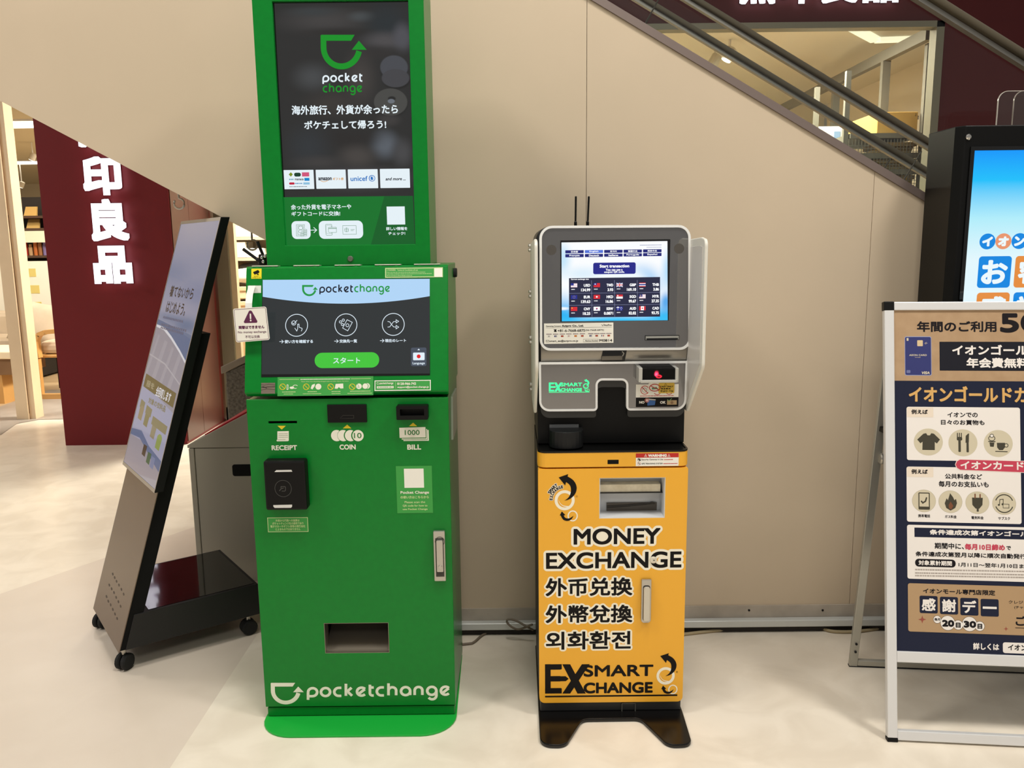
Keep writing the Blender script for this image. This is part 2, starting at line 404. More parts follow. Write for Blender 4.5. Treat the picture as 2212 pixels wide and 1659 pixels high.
# ================================================================== the setting
YW = fl(1600, 1360).y; WS_ = YW / 2.83
def floor_mat():
    m = D.materials.new('polished_floor'); m.use_nodes = True; nt = m.node_tree; b = nt.nodes['Principled BSDF']; L = nt.links.new
    tc = nt.nodes.new('ShaderNodeTexCoord'); n1 = nt.nodes.new('ShaderNodeTexNoise'); n1.inputs['Scale'].default_value = 5.5; n1.inputs['Detail'].default_value = 6; n1.inputs['Distortion'].default_value = .6
    L(tc.outputs['Object'], n1.inputs['Vector'])
    r = nt.nodes.new('ShaderNodeMapRange'); r.inputs[1].default_value = .38; r.inputs[2].default_value = .62; L(n1.outputs[0], r.inputs[0])
    c1 = nt.nodes.new('ShaderNodeMix'); c1.data_type = 'RGBA'; c1.inputs[6].default_value = rgb((228, 217, 199)); c1.inputs[7].default_value = rgb((240, 230, 213)); L(r.outputs[0], c1.inputs[0])
    # the greyer band of flooring, laid on a slant
    p, q = fl(0, 1283), fl(415, 1140); d = (q - p).normalized(); nx, ny = -d.y, d.x
    dt = nt.nodes.new('ShaderNodeVectorMath'); dt.operation = 'DOT_PRODUCT'; dt.inputs[1].default_value = (nx, ny, 0); L(tc.outputs['Object'], dt.inputs[0])
    gt = nt.nodes.new('ShaderNodeMath'); gt.operation = 'LESS_THAN'; gt.inputs[1].default_value = nx * p.x + ny * p.y; L(dt.outputs['Value'], gt.inputs[0])
    sep = nt.nodes.new('ShaderNodeSeparateXYZ'); L(tc.outputs['Object'], sep.inputs[0])
    g2 = nt.nodes.new('ShaderNodeMath'); g2.operation = 'LESS_THAN'; g2.inputs[1].default_value = -.95; L(sep.outputs[0], g2.inputs[0])
    mu = nt.nodes.new('ShaderNodeMath'); mu.operation = 'MULTIPLY'; L(gt.outputs[0], mu.inputs[0]); L(g2.outputs[0], mu.inputs[1])
    m2 = nt.nodes.new('ShaderNodeMath'); m2.operation = 'MULTIPLY'; m2.inputs[1].default_value = .75; L(mu.outputs[0], m2.inputs[0])
    c2 = nt.nodes.new('ShaderNodeMix'); c2.data_type = 'RGBA'; c2.inputs[7].default_value = rgb((217, 203, 188)); L(m2.outputs[0], c2.inputs[0]); L(c1.outputs[2], c2.inputs[6])
    L(c2.outputs[2], b.inputs['Base Color']); b.inputs['Roughness'].default_value = .28; b.inputs['Specular IOR Level'].default_value = .35
    return m
o = struct(MB().add([(-9, -6, 0), (6, -6, 0), (6, 6.9, 0), (-9, 6.9, 0)], [(0, 1, 2, 3)]).build('floor', floor_mat()))
# escalator side wall: three beige panels on a dark core
XL, XR = -0.62, 3.6
tz = lambda x: 1.4 + .781 * WS_ - .577 * (x - .265 * WS_)          # the slanting upper edge
uz = lambda x: 1.4 + .029 * WS_ - .5445 * (x + .819 * WS_)          # the slanting underside
w = MB()
def panel(x0, x1, low0, low1):
    w.prism([(x0, low0), (x1, low1), (x1, max(tz(x1), .9)), (x0, tz(x0))], 'y', YW, YW + .03)
sa, sb, sx = .255 * WS_, 1.214 * WS_, 1.4 + 1.12 * WS_
panel(XL, sa - .0008, 0, 0); panel(sa + .0008, sb - .0008, 0, 0)
w.prism([(sb + .0008, 0), (XR, 0), (XR, .9), (sx, .9), (sx, tz(sx)), (sb + .0008, tz(sb + .0008))], 'y', YW, YW + .03)
w.prism([(-5, uz(-5)), (XL, uz(XL)), (XL, tz(XL)), (-5, tz(-5))], 'y', YW, YW + .03)
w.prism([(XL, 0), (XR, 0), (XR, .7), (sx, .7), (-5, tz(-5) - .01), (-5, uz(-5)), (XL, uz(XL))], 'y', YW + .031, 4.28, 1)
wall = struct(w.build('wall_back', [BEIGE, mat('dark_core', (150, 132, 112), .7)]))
BB = mat('baseboard_grey', (184, 174, 160), .5, noise=(9, (142, 132, 120), .55))
a = on(1300, 1312, YW - .006).z; b = on(1300, 1338, YW - .006).z
bb = MB().box(-.56, XR, YW - .006, YW, b - .02, a)
for px_ in (1618, 1777):
    p = on(px_, 1318, YW - .006); bb.lathe([(.004, 0), (.004, -.002)], (p.x, p.y, p.z), 'y', 8, 1)
struct(bb.build('baseboard_back', [BB, BLKM]))
za, zb = on(1500, 1341, YW - .03).z, on(1500, 1356, YW - .03).z
struct(MB().prism(rpoly([(YW - .034, zb), (YW - .006, zb), (YW - .006, za), (YW - .034, za)], .004, 3), 'x', -.56, XR).box(-.56, XR, YW - .02, YW - .006, .002, zb - .002, 1)
       .build('trim_1', [mat('metal_rail', (206, 208, 204), .35, metal=.1), mat('dark_gap', (40, 34, 30), .8)], smooth=False))

# ---- escalators
DECK = mat('escalator_deck', (130, 116, 110), .4, metal=.4); RAIL = mat('handrail_rubber', (92, 84, 68), .45); RAILM = mat('rail_guide', (132, 130, 124), .35, metal=.6)
def slope_bar(mb, y0, y1, lo, hi, x0=-4.2, x1=2.4, m=0):   # a bar that follows the incline; lo/hi are heights over the wall's edge line
    mb.hexa([(x0, y0, tz(x0) + lo), (x1, y0, tz(x1) + lo), (x1, y1, tz(x1) + lo), (x0, y1, tz(x0) + lo),
             (x0, y0, tz(x0) + hi), (x1, y0, tz(x1) + hi), (x1, y1, tz(x1) + hi), (x0, y1, tz(x0) + hi)], m)
def handrail(par, y, h):
    X = [-4.2 + .33 * i for i in range(21)]
    mb = MB(); prof = rpoly([(-.032, -.013), (.032, -.013), (.032, .014), (-.032, .014)], .012, 4)
    vs = []; n = len(prof)
    for x in (X[0], X[-1]): vs += [(x, y + p[0], tz(x) + h + p[1] * 1.15) for p in prof]
    mb.add(vs, [(i, (i + 1) % n, n + (i + 1) % n, n + i) for i in range(n)] + [tuple(range(n)), tuple(range(2 * n - 1, n - 1, -1))])
    r = mb.build('handrail', RAIL, par, smooth=True)
    g = MB(); slope_bar(g, y - .014, y + .014, h - .033, h - .016); g.build('rail_guide', RAILM, r)
def balustrade(par, y, h, joints):
    prev = -4.2
    for j in list(joints) + [2.4]:
        mb = MB(); a, b = prev + .003, j - .003
        t = .577 * (h - .05) / (1 + .577 ** 2)         # the joints stand square to the incline
        dx = t; 
        mb.hexa([(a, y - .005, tz(a)), (b, y - .005, tz(b)), (b, y + .005, tz(b)), (a, y + .005, tz(a)),
                 (a + dx, y - .005, tz(a + dx) + h - .05 - 0), (b + dx, y - .005, tz(b + dx) + h - .05), (b + dx, y + .005, tz(b + dx) + h - .05), (a + dx, y + .005, tz(a + dx) + h - .05)])
        mb.build('glass_panel', CLEAR, par)
        if j < 2.4:
            e = MB(); e.tube([(j, y, tz(j)), (j + dx, y, tz(j + dx) + h - .05)], .0035, 5); e.build('joint_strip', mat('joint_dark', (60, 56, 48), .6), par)
        prev = j
es = thing('escalator', 'escalator with glass balustrade and dark handrail running down behind the beige wall', 'escalator', (0.3, 2.9, 0))
mb = MB(); slope_bar(mb, YW - .008, YW + .12, 0, .028); mb.build('deck_trim', DECK, es)
HR = .678
balustrade(es, 2.95, HR, [-2.3, -.9, 2.2]); handrail(es, 2.95, HR)
mb = MB(); slope_bar(mb, 4.02, 4.2, -.04, .02); mb.build('deck_trim', DECK, es)
balustrade(es, 4.1, HR, [-.9, on(1432, 17, 4.1).x - .277, on(1994, 311, 4.1).x - .277]); handrail(es, 4.1, HR + .005)
e2 = thing('escalator', 'second escalator behind the first, only its lower dark handrail and glass in sight', 'escalator', (0.3, 5, 0))
mb = MB(); slope_bar(mb, 4.36, 4.55, -.04, .02); mb.build('deck_trim', DECK, e2)
balustrade(e2, 4.45, HR, [-.9, on(1408, 22, 4.45).x - .277, on(1925, 326, 4.45).x - .277]); handrail(e2, 4.45, HR)
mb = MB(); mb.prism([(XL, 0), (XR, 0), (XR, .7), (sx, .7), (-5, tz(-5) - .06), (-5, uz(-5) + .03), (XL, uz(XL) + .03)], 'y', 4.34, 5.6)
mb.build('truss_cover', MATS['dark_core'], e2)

# ---- shop front behind: red pillar, fascia, window, column
YP, YF = 5.92, 6.75
pl0, pl1 = fl(143, 962).x, fl(404, 960).x
struct(MB().box(pl0, pl1, YP, YP + .75, 0, 4.6).build('wall_pillar', MAROON))
struct(MB().box(pl0 + .1, pl1 - .004, YP + .751, YF + .15, 0, 4.6).box(pl1 - .45, pl1 + .006, YP + .012, YP + .33, .02, 4.4, 1).box(pl1 - .45, pl1 + .006, YP + .334, YP + .74, .02, 4.4, 1).build('wall_pillar_return', [MAROON, mat('brown_red_panel', (84, 50, 42), .35)]))
zt = on(1700, 50, YF).z
xr = on(2024, 240, YF).x
struct(MB().box(pl1, 6.5, YF, YF + .12, zt, 5.2).box(xr, 6.5, YF - .002, YF + .12, 0, zt).build('wall_fascia', mat('maroon_fascia', (78, 28, 30), .55, spec=.2)))
FR = mat('window_frame', (122, 118, 100), .45, metal=.2)
xl = pl1 + .02
wf = MB()
for bx in ((xl, xl + .10, zt * 0, zt), (xr - .06, xr, 0, zt), (xl, xr, zt - .045, zt), (xl, xr, 0, .12)):
    wf.box(bx[0], bx[1], YF - .03, YF + .08, bx[2], bx[3])
wf.box(xl + .10, xl + .145, YF + .0, YF + .06, 0, zt, 1)
win = struct(wf.build('window_1', [FR, mat('window_frame_wood', (204, 186, 152), .5)]))
MB().box(xl + .145, xr - .06, YF + .02, YF + .03, .12, zt - .045).build('glass_pane', CLEAR, win)
c0, c1 = fl(37, 907), fl(85, 903)
struct(MB().box(c0.x, c1.x - .05, c0.y, c0.y + .14, 0, 4.2).box(c1.x - .05, c1.x, c0.y + .02, c0.y + .14, 0, 4.2).box(c1.x - .052, c1.x - .048, c0.y + .016, c0.y + .03, .05, 1.7, 1).build('column_1', [mat('column_cream', (226, 204, 170), .55, noise=(4, (214, 190, 156), .6)), mat('column_scuff', (120, 96, 72), .8)]))
# shop interior
WARM = mat('shop_wall', (234, 226, 206), .7); SFL = mat('shop_floor', (196, 170, 130), .45, noise=(3, (176, 148, 110), .7))
struct(MB().add([(-14, 6.9, .001), (6, 6.9, .001), (6, 24, .001), (-14, 24, .001)], [(0, 1, 2, 3)]).build('floor_shop', SFL))
pA = [fl(0, 940, .003), fl(36, 915, .003), fl(85, 906, .003), fl(145, 905, .003), fl(145, 842, .003), fl(105, 842, .003), fl(80, 850, .003), fl(0, 878, .003)]
struct(MB().add([(p.x, p.y, .003) for p in pA], [tuple(range(8))]).build('floor_threshold', mat('threshold_grey', (168, 160, 150), .4, noise=(2.5, (140, 130, 120), .8))))
struct(MB().box(-14, 6, 24, 24.1, 0, 3.3).build('wall_shop_back', WARM)); struct(MB().box(4.4, 4.5, YF + .13, 11.9, 0, 3.3).build('wall_shop_right', WARM)); struct(MB().box(-14.1, -14, YF + .13, 24, 0, 3.3).build('wall_shop_left', WARM)); struct(MB().box(-3.0, 4.4, 12.0, 12.1, 0, 3.3).build('wall_shop_partition', WARM))
struct(MB().box(-14, 6, YF + .13, 24, 3.3, 3.4).build('ceiling_shop', mat('shop_ceiling', (222, 216, 198), .7)))

# ---- lit shop signs
SIGN = glow('sign_white', (250, 244, 255), 2.2); SIDE = mat('sign_side', (150, 120, 160), .5)
def letter(par, ch, x0, y0, x1, y1, Y, bold):
    P = front(Y - .05).view(0, 0, 1); P.text(ch, x0, y0, x1, y1, SIGN, 1, b=bold, n=0); l = P.build('letter', par)
    Q = front(Y - .012); Q.text(ch, x0, y0, x1, y1, SIDE, 1, b=bold, n=0); Q.build('letter_back', l)
s1 = thing('shop_sign', 'glowing white characters stacked down the dark red pillar', 'sign', (on(230, 480, YP).x, YP, 1.9))
for ch, b4 in (('無', (165, 226, 268, 318)), ('印', (178, 338, 262, 422)), ('良', (195, 430, 277, 521)), ('品', (201, 531, 285, 613))): letter(s1, ch, *b4, YP, 4.2)
s2 = thing('shop_sign', 'row of glowing white characters on the red fascia above the shop window', 'sign', (on(1760, 0, YF).x, YF, 3.4))
for k, ch in enumerate('無印良品'): letter(s2, ch, 1598 + 89 * k, -72 - k, 1676 + 89 * k, 9 - k, YF, 3.6)

# ================================================================== green kiosk
YG = 2.305
k = thing('exchange_kiosk', 'tall green coin and bill exchange kiosk with two screens and a payout slot', 'kiosk', (-.467, 2.5, 0))
gx0, gx1 = -.753, -.181
zs = on(750, 858.7, YG).z; zp = on(780, 1525, YG).z
MB().box(gx0 + .004, gx1 - .003, YG + .004, YG + .02, .008, zp - .005).build('plinth', GREEN, k, bevel=.002)
f0, f1 = fl(572, 1552), fl(985, 1549)
bp = rpoly([(gx0 + .002, 2.69), (gx0 - .004, 2.205), (gx1 + .004, 2.205), (gx1 - .002, 2.69)], [.01, .1, .1, .01], 8)
MB().prism(bp, 'z', .0, .006).build('base_plate', GREEN2, k, bevel=.002)
note(k.children[-1], 'bright green base plate with rounded corners')
def pxhole(P, x0, y0, x1, y1):
    a, b, c, d, _ = P.bx(x0, y0, x1, y1); return [(a, b), (c, b), (c, d), (a, d)]
P7 = front(YG).view(500, 850, 3.771)
h_rec = pxhole(P7, 300, 226, 533, 245)
P0 = front(YG); h_pay = pxhole(P0, 701, 1346, 840, 1411); h_bill = pxhole(P7, 1346, 106, 1600, 208)
MB().prism([(gx0 + .004, .006), (gx1 - .003, .006), (gx1 - .003, zs - .004), (gx0 + .004, zs - .004)], 'y', YG + .0121, YG + .11, holes=[h_rec, h_pay, h_bill]).box(gx0 + .004, gx1 - .003, YG + .11, 2.71, .006, zs - .004).build('cabinet', GREEN, k)
door = MB().prism([(gx0, zp), (gx1, zp), (gx1, zs - .003), (gx0, zs - .003)], 'y', YG, YG + .012, holes=[h_rec, h_pay, h_bill]).build('front_door', GREEN, k, bevel=.0015)
def pocket(mb, h, y0, y1, m=0):
    (a, b), (c, _), (_, d), _ = h; e = .002
    mb.box(a - e, c + e, y1, y1 + e, b - e, d + e, m).box(a - e, a, y0, y1, b - e, d + e, m).box(c, c + e, y0, y1, b - e, d + e, m).box(a, c, y0, y1, b - e, b, m).box(a, c, y0, y1, d, d + e, m)
m_ = MB(); pocket(m_, h_rec, YG + .0121, YG + .03); m_.build('receipt_slot', BLKM, k)
m_ = MB(); pocket(m_, h_pay, YG + .0121, YG + .10); m_.prism(h_pay, 'y', YG + .0008, YG + .05, holes=[inset(h_pay, .0012)]); a, b, c, d = h_pay[0][0], h_pay[0][1], h_pay[2][0], h_pay[2][1]
m_.hexa([(a, YG + .013, b), (c, YG + .013, b), (c, YG + .099, b), (a, YG + .099, b), (a, YG + .014, b + .004), (c, YG + .014, b + .004), (c, YG + .099, b + .05), (a, YG + .099, b + .05)])
m_.build('payout_tray', mat('tray_steel', (150, 142, 128), .28, metal=.75), k)
m_ = MB(); pbox(m_, 707, 874, 792, 913, YG - .006, YG); cs = m_.build('coin_slot', BLK, k, bevel=.0015)
P = front(YG - .006).view(560, 800, 5.267); P.line([(920, 545), (955, 512), (1075, 512), (1075, 545)], 3, mat('slot_line', (62, 60, 56), .4), closed=True); P.line([(948, 530), (1062, 530)], 8, BLKM); P.build('slot_marking', cs)
m_ = MB(); P = front(YG - .03); ou = rr(*P.bx(856, 877, 924, 907)[:4], .003); inn = rr(*front(YG - .03).bx(864, 884, 916, 898)[:4], .001)
m_.prism(ou, 'y', YG - .03, YG + .0, holes=[inn]); m_.prism(inn, 'y', YG - .008, YG - .004)
m_.build('bill_slot', BLK, k, bevel=.002)
YELM = mat('yellow_print', (222, 196, 30), .6); WPR = mat('offwhite_print', (232, 230, 214), .6); GPR = mat('green_print', (36, 122, 52), .6); LG = mat('light_green_print', (56, 156, 66), .6); LWG = mat('pale_green_line', (190, 216, 150), .6)
P = front(YG).view(500, 850, 3.771)
P.poly([(375, 263), (443, 263), (410, 294)], YELM); P.poly([(908, 284), (977, 284), (943, 253)], YELM); P.poly([(1447, 266), (1512, 266), (1480, 237)], YELM)
P.poly([(374, 308), (467, 306), (467, 385), (374, 388)], WPR); P.rect(368, 376, 462, 389, WPR, r=5); P.line([(376, 376), (440, 375)], 2, GPR, 2)
for y in (328, 342, 356): P.dashes(384, y, 460, 3, GPR, 2, 5)
for c in (857, 910, 970): P.circ(c, 343, 46, WPR, 1 + (c - 857) / 200); P.circ(c + 57, 343, 52, GREEN, 1.15 + (c - 857) / 200)
P.circ(1031, 343, 46, WPR, 2.4); P.text('10', 998, 320, 1060, 364, GPR, 4, b=.8)
P.rect(1400, 298, 1607, 386, WPR, 1); P.rect(1392, 292, 1597, 378, GREEN, 1.3); P.rect(1386, 290, 1594, 374, WPR, 1.6); P.rect(1374, 284, 1587, 366, GREEN, 1.9); P.poly([(1367, 279), (1580, 273), (1583, 358), (1370, 362)], WPR, 2.2)
P.text('1000', 1412, 297, 1533, 338, GPR, 3.5, b=.8)
for t, x0, y0, x1, y1 in (('RECEIPT', 327, 421, 535, 462), ('COIN', 880, 415, 1012, 457), ('BILL', 1432, 415, 1545, 457)): P.text(t, x0, y0, x1, y1, WPR, b=2)
P.view(540, 1280, 4.6083); P.logo(208, 898, 536, 1113, WPR); P.strokes('pocketchange', 565, 2010, 1037, 107, 27, WPR)
P.build('lettering', door)
P = front(YG - .0006).view(500, 850, 3.771); P.rect(295, 1009, 625, 1128, LG); P.rectframe(295, 1009, 625, 1128, 5, LWG, 2)
for t, x0, y0, x1, y1 in (('外貨から円貨への換算は', 360, 1024, 555, 1044), ('ポケットチェンジ社の提供であり', 333, 1047, 587, 1068), ('電子マネーやギフト券等の発行会社', 318, 1071, 602, 1092), ('によるものではありません', 360, 1095, 562, 1115)): P.text(t, x0, y0, x1, y1, LWG, 3, b=.6, n=4)
P.build('notice_sticker', k)
P = front(YG - .0006).view(500, 850, 3.771); P.rect(1345, 590, 1637, 975, LG); P.rect(1407, 612, 1567, 768, PAPER, 2)
for t, x0, y0, x1, y1, b in (('Pocket Change', 1377, 793, 1610, 823, 1.2), ('の使い方はこちらから', 1377, 832, 1608, 856, 1), ('Please scan the', 1410, 875, 1578, 893, .8), ('QR code for how to', 1395, 904, 1597, 924, .8), ('use Pocket Change', 1395, 933, 1598, 953, .8)): P.text(t, x0, y0, x1, y1, LWG if b < 1.1 else WPR, 3, b=b, n=4)
P.build('guide_sticker', k)
# card reader
m_ = MB(); a, b, c, d = pbox(m_, 571, 996, 661, 1103, YG - .038, YG, r=5); cr = m_.build('card_reader', BLK, k, bevel=.006)
P = front(YG - .038).view(500, 850, 3.771); LBAR = mat('light_bar', (214, 214, 210), .4)
P.poly([(365, 624), (488, 622), (496, 637), (350, 640)], LBAR); P.poly([(341, 909), (494, 905), (494, 922), (485, 931), (352, 932), (341, 920)], LBAR)
RL = mat('reader_line', (70, 70, 68), .5); P.circ(421, 774, 69, RL, ring=3.5); P.line([(392, 792), (404, 776), (424, 770)], 6, RL); P.line([(404, 768), (404, 758), (436, 758), (440, 764), (440, 790), (434, 795), (412, 795)], 5, RL)
P.build('reader_marking', cr)
# lever handle
m_ = MB(); pbox(m_, 937, 1148, 962, 1256, YG - .012, YG, r=2); hd = m_.build('lever_handle', STEEL, k, bevel=.002)
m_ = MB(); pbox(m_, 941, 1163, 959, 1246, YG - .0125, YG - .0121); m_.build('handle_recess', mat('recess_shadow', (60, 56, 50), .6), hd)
m_ = MB(); pbox(m_, 943, 1168, 957, 1236, YG - .024, YG - .013, r=2); q = on(951, 1225, YG - .024); m_.lathe([(.006, 0), (.006, -.002)], (q.x, q.y, q.z), 'y')
m_.build('lever', STEEL, hd, bevel=.001)
P = front(YG - .0122); P.circ(950, 1170, 10.5, mat('ring_dark', (50, 46, 42), .5), 1, ring=1.2); P.build('handle_ring', hd)
# sloping console
Yt, Yb = 2.385, 2.300; zt_, zb_ = on(750, 574, Yt).z, on(750, 857, Yb).z
prof = rpoly([(2.70, zb_), (Yb + .02, zb_), (Yb, zb_ + .012), (Yt, zt_ - .004), (Yt + .006, zt_), (2.70, zt_)], [.003, .006, .006, .003, .003, .003], 3)
con = MB().prism(prof, 'x', gx0 - .0015, gx1 + .002).build('console', GREEN, k, bevel=.002)
co = Vector((gx0, Yb, zb_ + .012)); cv = (Vector((0, Yt, zt_ - .004)) - Vector((0, Yb, zb_ + .012))).normalized()
def CP(h=0.0):
    P = Print(co, XA, cv); P.o = co + P.n * h; return P
P = CP(.0008).view(480, 560, 4.2538)
SBG = glow('kiosk_screen_dark', (44, 48, 50)); SBLUE = glow('kiosk_screen_blue', (176, 212, 246)); SW = glow('screen_white', (226, 240, 250)); SG = glow('screen_green', (30, 150, 66)); SDK = glow('screen_navy', (14, 18, 34)); SBTN = glow('screen_button', (66, 196, 58)); SGR = glow('screen_grey', (72, 80, 94)); SRED = glow('screen_red', (224, 32, 34))
P.rect(364, 181, 1908, 1073, BLKG, 1)
P.poly([(372, 190), (1907, 180), (1907, 1050), (364, 1058)], SBG, 2)
curve = [(x, 345 - (x - 373) * .0035 + 66 * (1 - ((x - 1140) / 767.) ** 2)) for x in range(1907, 372, -48)]
P.poly([(373, 190), (1907, 180)] + curve + [(373, 345)], SBLUE, 3)
P.logo(735, 237, 880, 340, SG, 4); P.strokes('pocket', 893, 1206, 307, 57, 12, SDK, 4); P.strokes('change', 1213, 1550, 303, 57, 12, SG, 4)
for cx, cy in ((684, 607), (1137, 603), (1572, 599)): P.circ(cx, cy, 104, SW, 3, ring=6, n=48)
P.circ(658, 586, 22, SW, 3, ring=5); P.line([(645, 584), (656, 596), (688, 562)], 5, SW, 4)
P.line([(668, 634), (686, 660), (694, 640), (694, 598), (706, 596), (708, 626), (732, 634), (736, 642), (728, 660)], 5, SW, 4)
for cx, cy in ((1087, 576), (1113, 560), (1105, 600)): P.circ(cx, cy, 13, SW, 3, ring=5)
P.line([(1148, 556), (1196, 580), (1154, 658), (1107, 632)], 5, SW, 3, closed=True); P.circ(1151, 607, 16, SW, 3, ring=5)
P.line([(1522, 572), (1540, 576), (1556, 600), (1575, 622), (1598, 624)], 5, SW, 3); P.line([(1522, 624), (1540, 622), (1562, 590), (1575, 574), (1598, 571)], 5, SW, 4)
P.line([(1598, 556), (1622, 571), (1598, 586)], 5, SW, 3, closed=True); P.line([(1598, 608), (1622, 624), (1598, 640)], 5, SW, 3, closed=True)
for t, x0, y0, x1, y1, a0 in (('使い方を確認する', 573, 740, 835, 772, 528), ('交換先一覧', 1077, 736, 1240, 768, 1032), ('現在のレート', 1496, 732, 1690, 763, 1452)):
    P.text(t, x0, y0, x1, y1, SW, 4, b=1.2, n=4); ym = (y0 + y1) / 2 + 1; P.line([(a0, ym), (a0 + 34, ym)], 5, SW, 4); P.line([(a0 + 20, ym - 14), (a0 + 35, ym), (a0 + 20, ym + 14)], 5, SW, 4)
P.rect(850, 857, 1443, 998, SBTN, 4, r=70); P.text('スタート', 1020, 903, 1268, 958, SW, 5, b=1, n=4)
P.rect(1735, 812, 1877, 982, SGR, 4, r=14); P.poly([(1794, 836), (1818, 836), (1806, 822)], SW, 5); P.line([(1740, 842), (1872, 841)], 2, SBG, 5); P.rect(1754, 858, 1860, 928, SW, 5, r=8); P.circ(1806, 893, 18, SRED, 6); P.text('Language', 1750, 944, 1862, 972, SW, 5, b=.6, n=4)
P.build('touch_screen', k)
P = CP(.0006).view(480, 560, 4.2538); P.rect(268, 87, 362, 179, mat('sticker_yellow', (236, 218, 20), .5))
P.poly([(284, 118), (330, 98), (344, 116), (336, 128), (298, 142), (290, 132)], INK, 2); P.poly([(318, 134), (334, 134), (336, 146), (322, 144)], INK, 2); P.text('SECURITY', 292, 152, 338, 160, INK, 2); P.text('CAMERA IN USE', 276, 164, 354, 172, INK, 2)
P.build('camera_sticker', k)
P = CP(.0006).view(480, 560, 4.2538); P.rect(1497, 77, 2028, 168, LWG); P.rect(1506, 86, 1945, 159, LG, 2); P.rect(1950, 82, 2022, 162, PAPER, 2)
P.text('ご利用規約', 1512, 92, 1594, 108, LWG, 3, b=.4, n=4); P.text('Terms & Conditions of use', 1608, 92, 1798, 107, LWG, 3, b=.4, n=4)
for y, x in ((122, 1865), (136, 1925), (151, 1745)): P.dashes(1512, y, x, 5, LWG, 3)
P.build('terms_sticker', k)
P = CP(.0006).view(560, 800, 5.267); P.rect(208, 72, 1298, 288, LG)
P.line([(232, 104), (452, 102)], 5, LWG, 2); P.line([(1046, 96), (1268, 93)], 5, LWG, 2); P.dashes(470, 103, 1030, 9, WPR, 2, 14, .2)
P.text('Please refrain from depositing damaged notes and other objects. See below.', 478, 119, 1020, 134, LWG, 2, b=.3, n=4)
for cx in (266, 535, 813, 1058): P.circ(cx, 187, 36, YELM, 2, ring=7); P.line([(cx - 22, 166), (cx + 22, 208)], 6, YELM, 2)
P.rect(312, 160, 332, 222, WPR, 2, r=9); P.rect(318, 166, 326, 214, LG, 3, r=4); P.circ(372, 198, 26, WPR, 2, ry=14); P.circ(410, 186, 30, WPR, 2, ring=6, ry=22); P.circ(436, 192, 14, LG, 2.5)
P.poly([(585, 205), (600, 165), (635, 152), (630, 180), (605, 218)], WPR, 2); P.circ(673, 186, 34, WPR, 2)
P.poly([(870, 155), (955, 150), (958, 205), (925, 207), (905, 190), (890, 210), (858, 208)], WPR, 2)
P.circ(1135, 182, 32, WPR, 2); P.line([(1120, 160), (1140, 195), (1120, 190)], 5, LG, 3); P.circ(1228, 178, 32, WPR, 2); P.circ(1210, 180, 34, LG, 2.5); P.circ(1206, 180, 31, WPR, 3)
for x0, x1, y in ((262, 415, 247), (552, 655, 243), (824, 926, 241), (1033, 1265, 238)): P.dashes(x0, y, x1, 9, LWG, 2, 12, .25)
for x0, x1, y in ((280, 385, 270), (497, 708, 267), (824, 928, 264), (1005, 1282, 262)): P.dashes(x0, y, x1, 7, LWG, 2, 12, .25)
P.build('warning_sticker', k)
P = CP(.0006).view(560, 800, 5.267); P.rect(1312, 112, 1952, 231, LG); P.rectframe(1312, 112, 1952, 231, 9, PAPER, 2)
P.logo(1337, 138, 1366, 164, WPR, 3); P.strokes('pocketchange', 1370, 1528, 158, 18, 4, WPR, 3); P.rect(1338, 180, 1530, 205, WPR, 3, r=3); P.dashes(1348, 193, 1520, 7, GPR, 4); P.line([(1552, 134), (1554, 208)], 3, LWG, 3)
P.text('0120-966-742', 1570, 137, 1785, 166, WPR, 3, b=1.6, n=4); P.text('support@pocket-change.jp', 1572, 176, 1930, 206, WPR, 3, b=1, n=4)
P.build('contact_sticker', k)
P = CP(.0006).view(560, 800, 5.267); P.rect(22, 142, 180, 266, mat('scanner_glass', (120, 108, 96), .08, coat=.5)); SL = mat('scanner_line', (52, 44, 38), .4)
P.line([(24, 162), (60, 168), (110, 158), (178, 166)], 4, SL, 2); P.line([(24, 192), (60, 196), (100, 188), (178, 186)], 7, SL, 2); P.line([(40, 184), (84, 202)], 8, SL, 2); P.line([(24, 224), (90, 212), (178, 220)], 4, SL, 2)
P.build('scanner_window', k)
for c in (575, 665, 754, 841, 926):
    p = on(c, 572, Yt); m_ = MB()
    for dx0, dx1 in ((-.042, -.03), (-.024, .016), (.022, .032)): m_.box(p.x + dx0, p.x + dx1, Yt + .002, Yt + .03, zt_ + .0003, zt_ + .0022)
    m_.tube([(p.x - .042, Yt + .006, zt_ + .0016), (p.x + .032, Yt + .006, zt_ + .0016)], .0016, 8)
    m_.build('hinge', mat('hinge_metal', (206, 210, 190), .35, metal=.4), k)
p = onx(980, 589, gx1 + .002); MB().prism(rr(p.y - .022, p.z - .014, p.y + .022, p.z + .014, .012), 'x', gx1 + .001, gx1 + .012).build('side_latch', RUBBER, k, bevel=.002)
q = [onx(x, y, gx1 + .0001) for x, y in ((976, 856), (985, 838), (985, 925), (977, 950))]
MB().add([(gx1 + .003, v.y, v.z) for v in q] + [(gx1 - .004, v.y, v.z) for v in q], [(0, 1, 2, 3), (7, 6, 5, 4), (0, 4, 5, 1), (1, 5, 6, 2), (2, 6, 7, 3), (3, 7, 4, 0)]).build('side_label', mat('side_label', (150, 156, 140), .35), k)
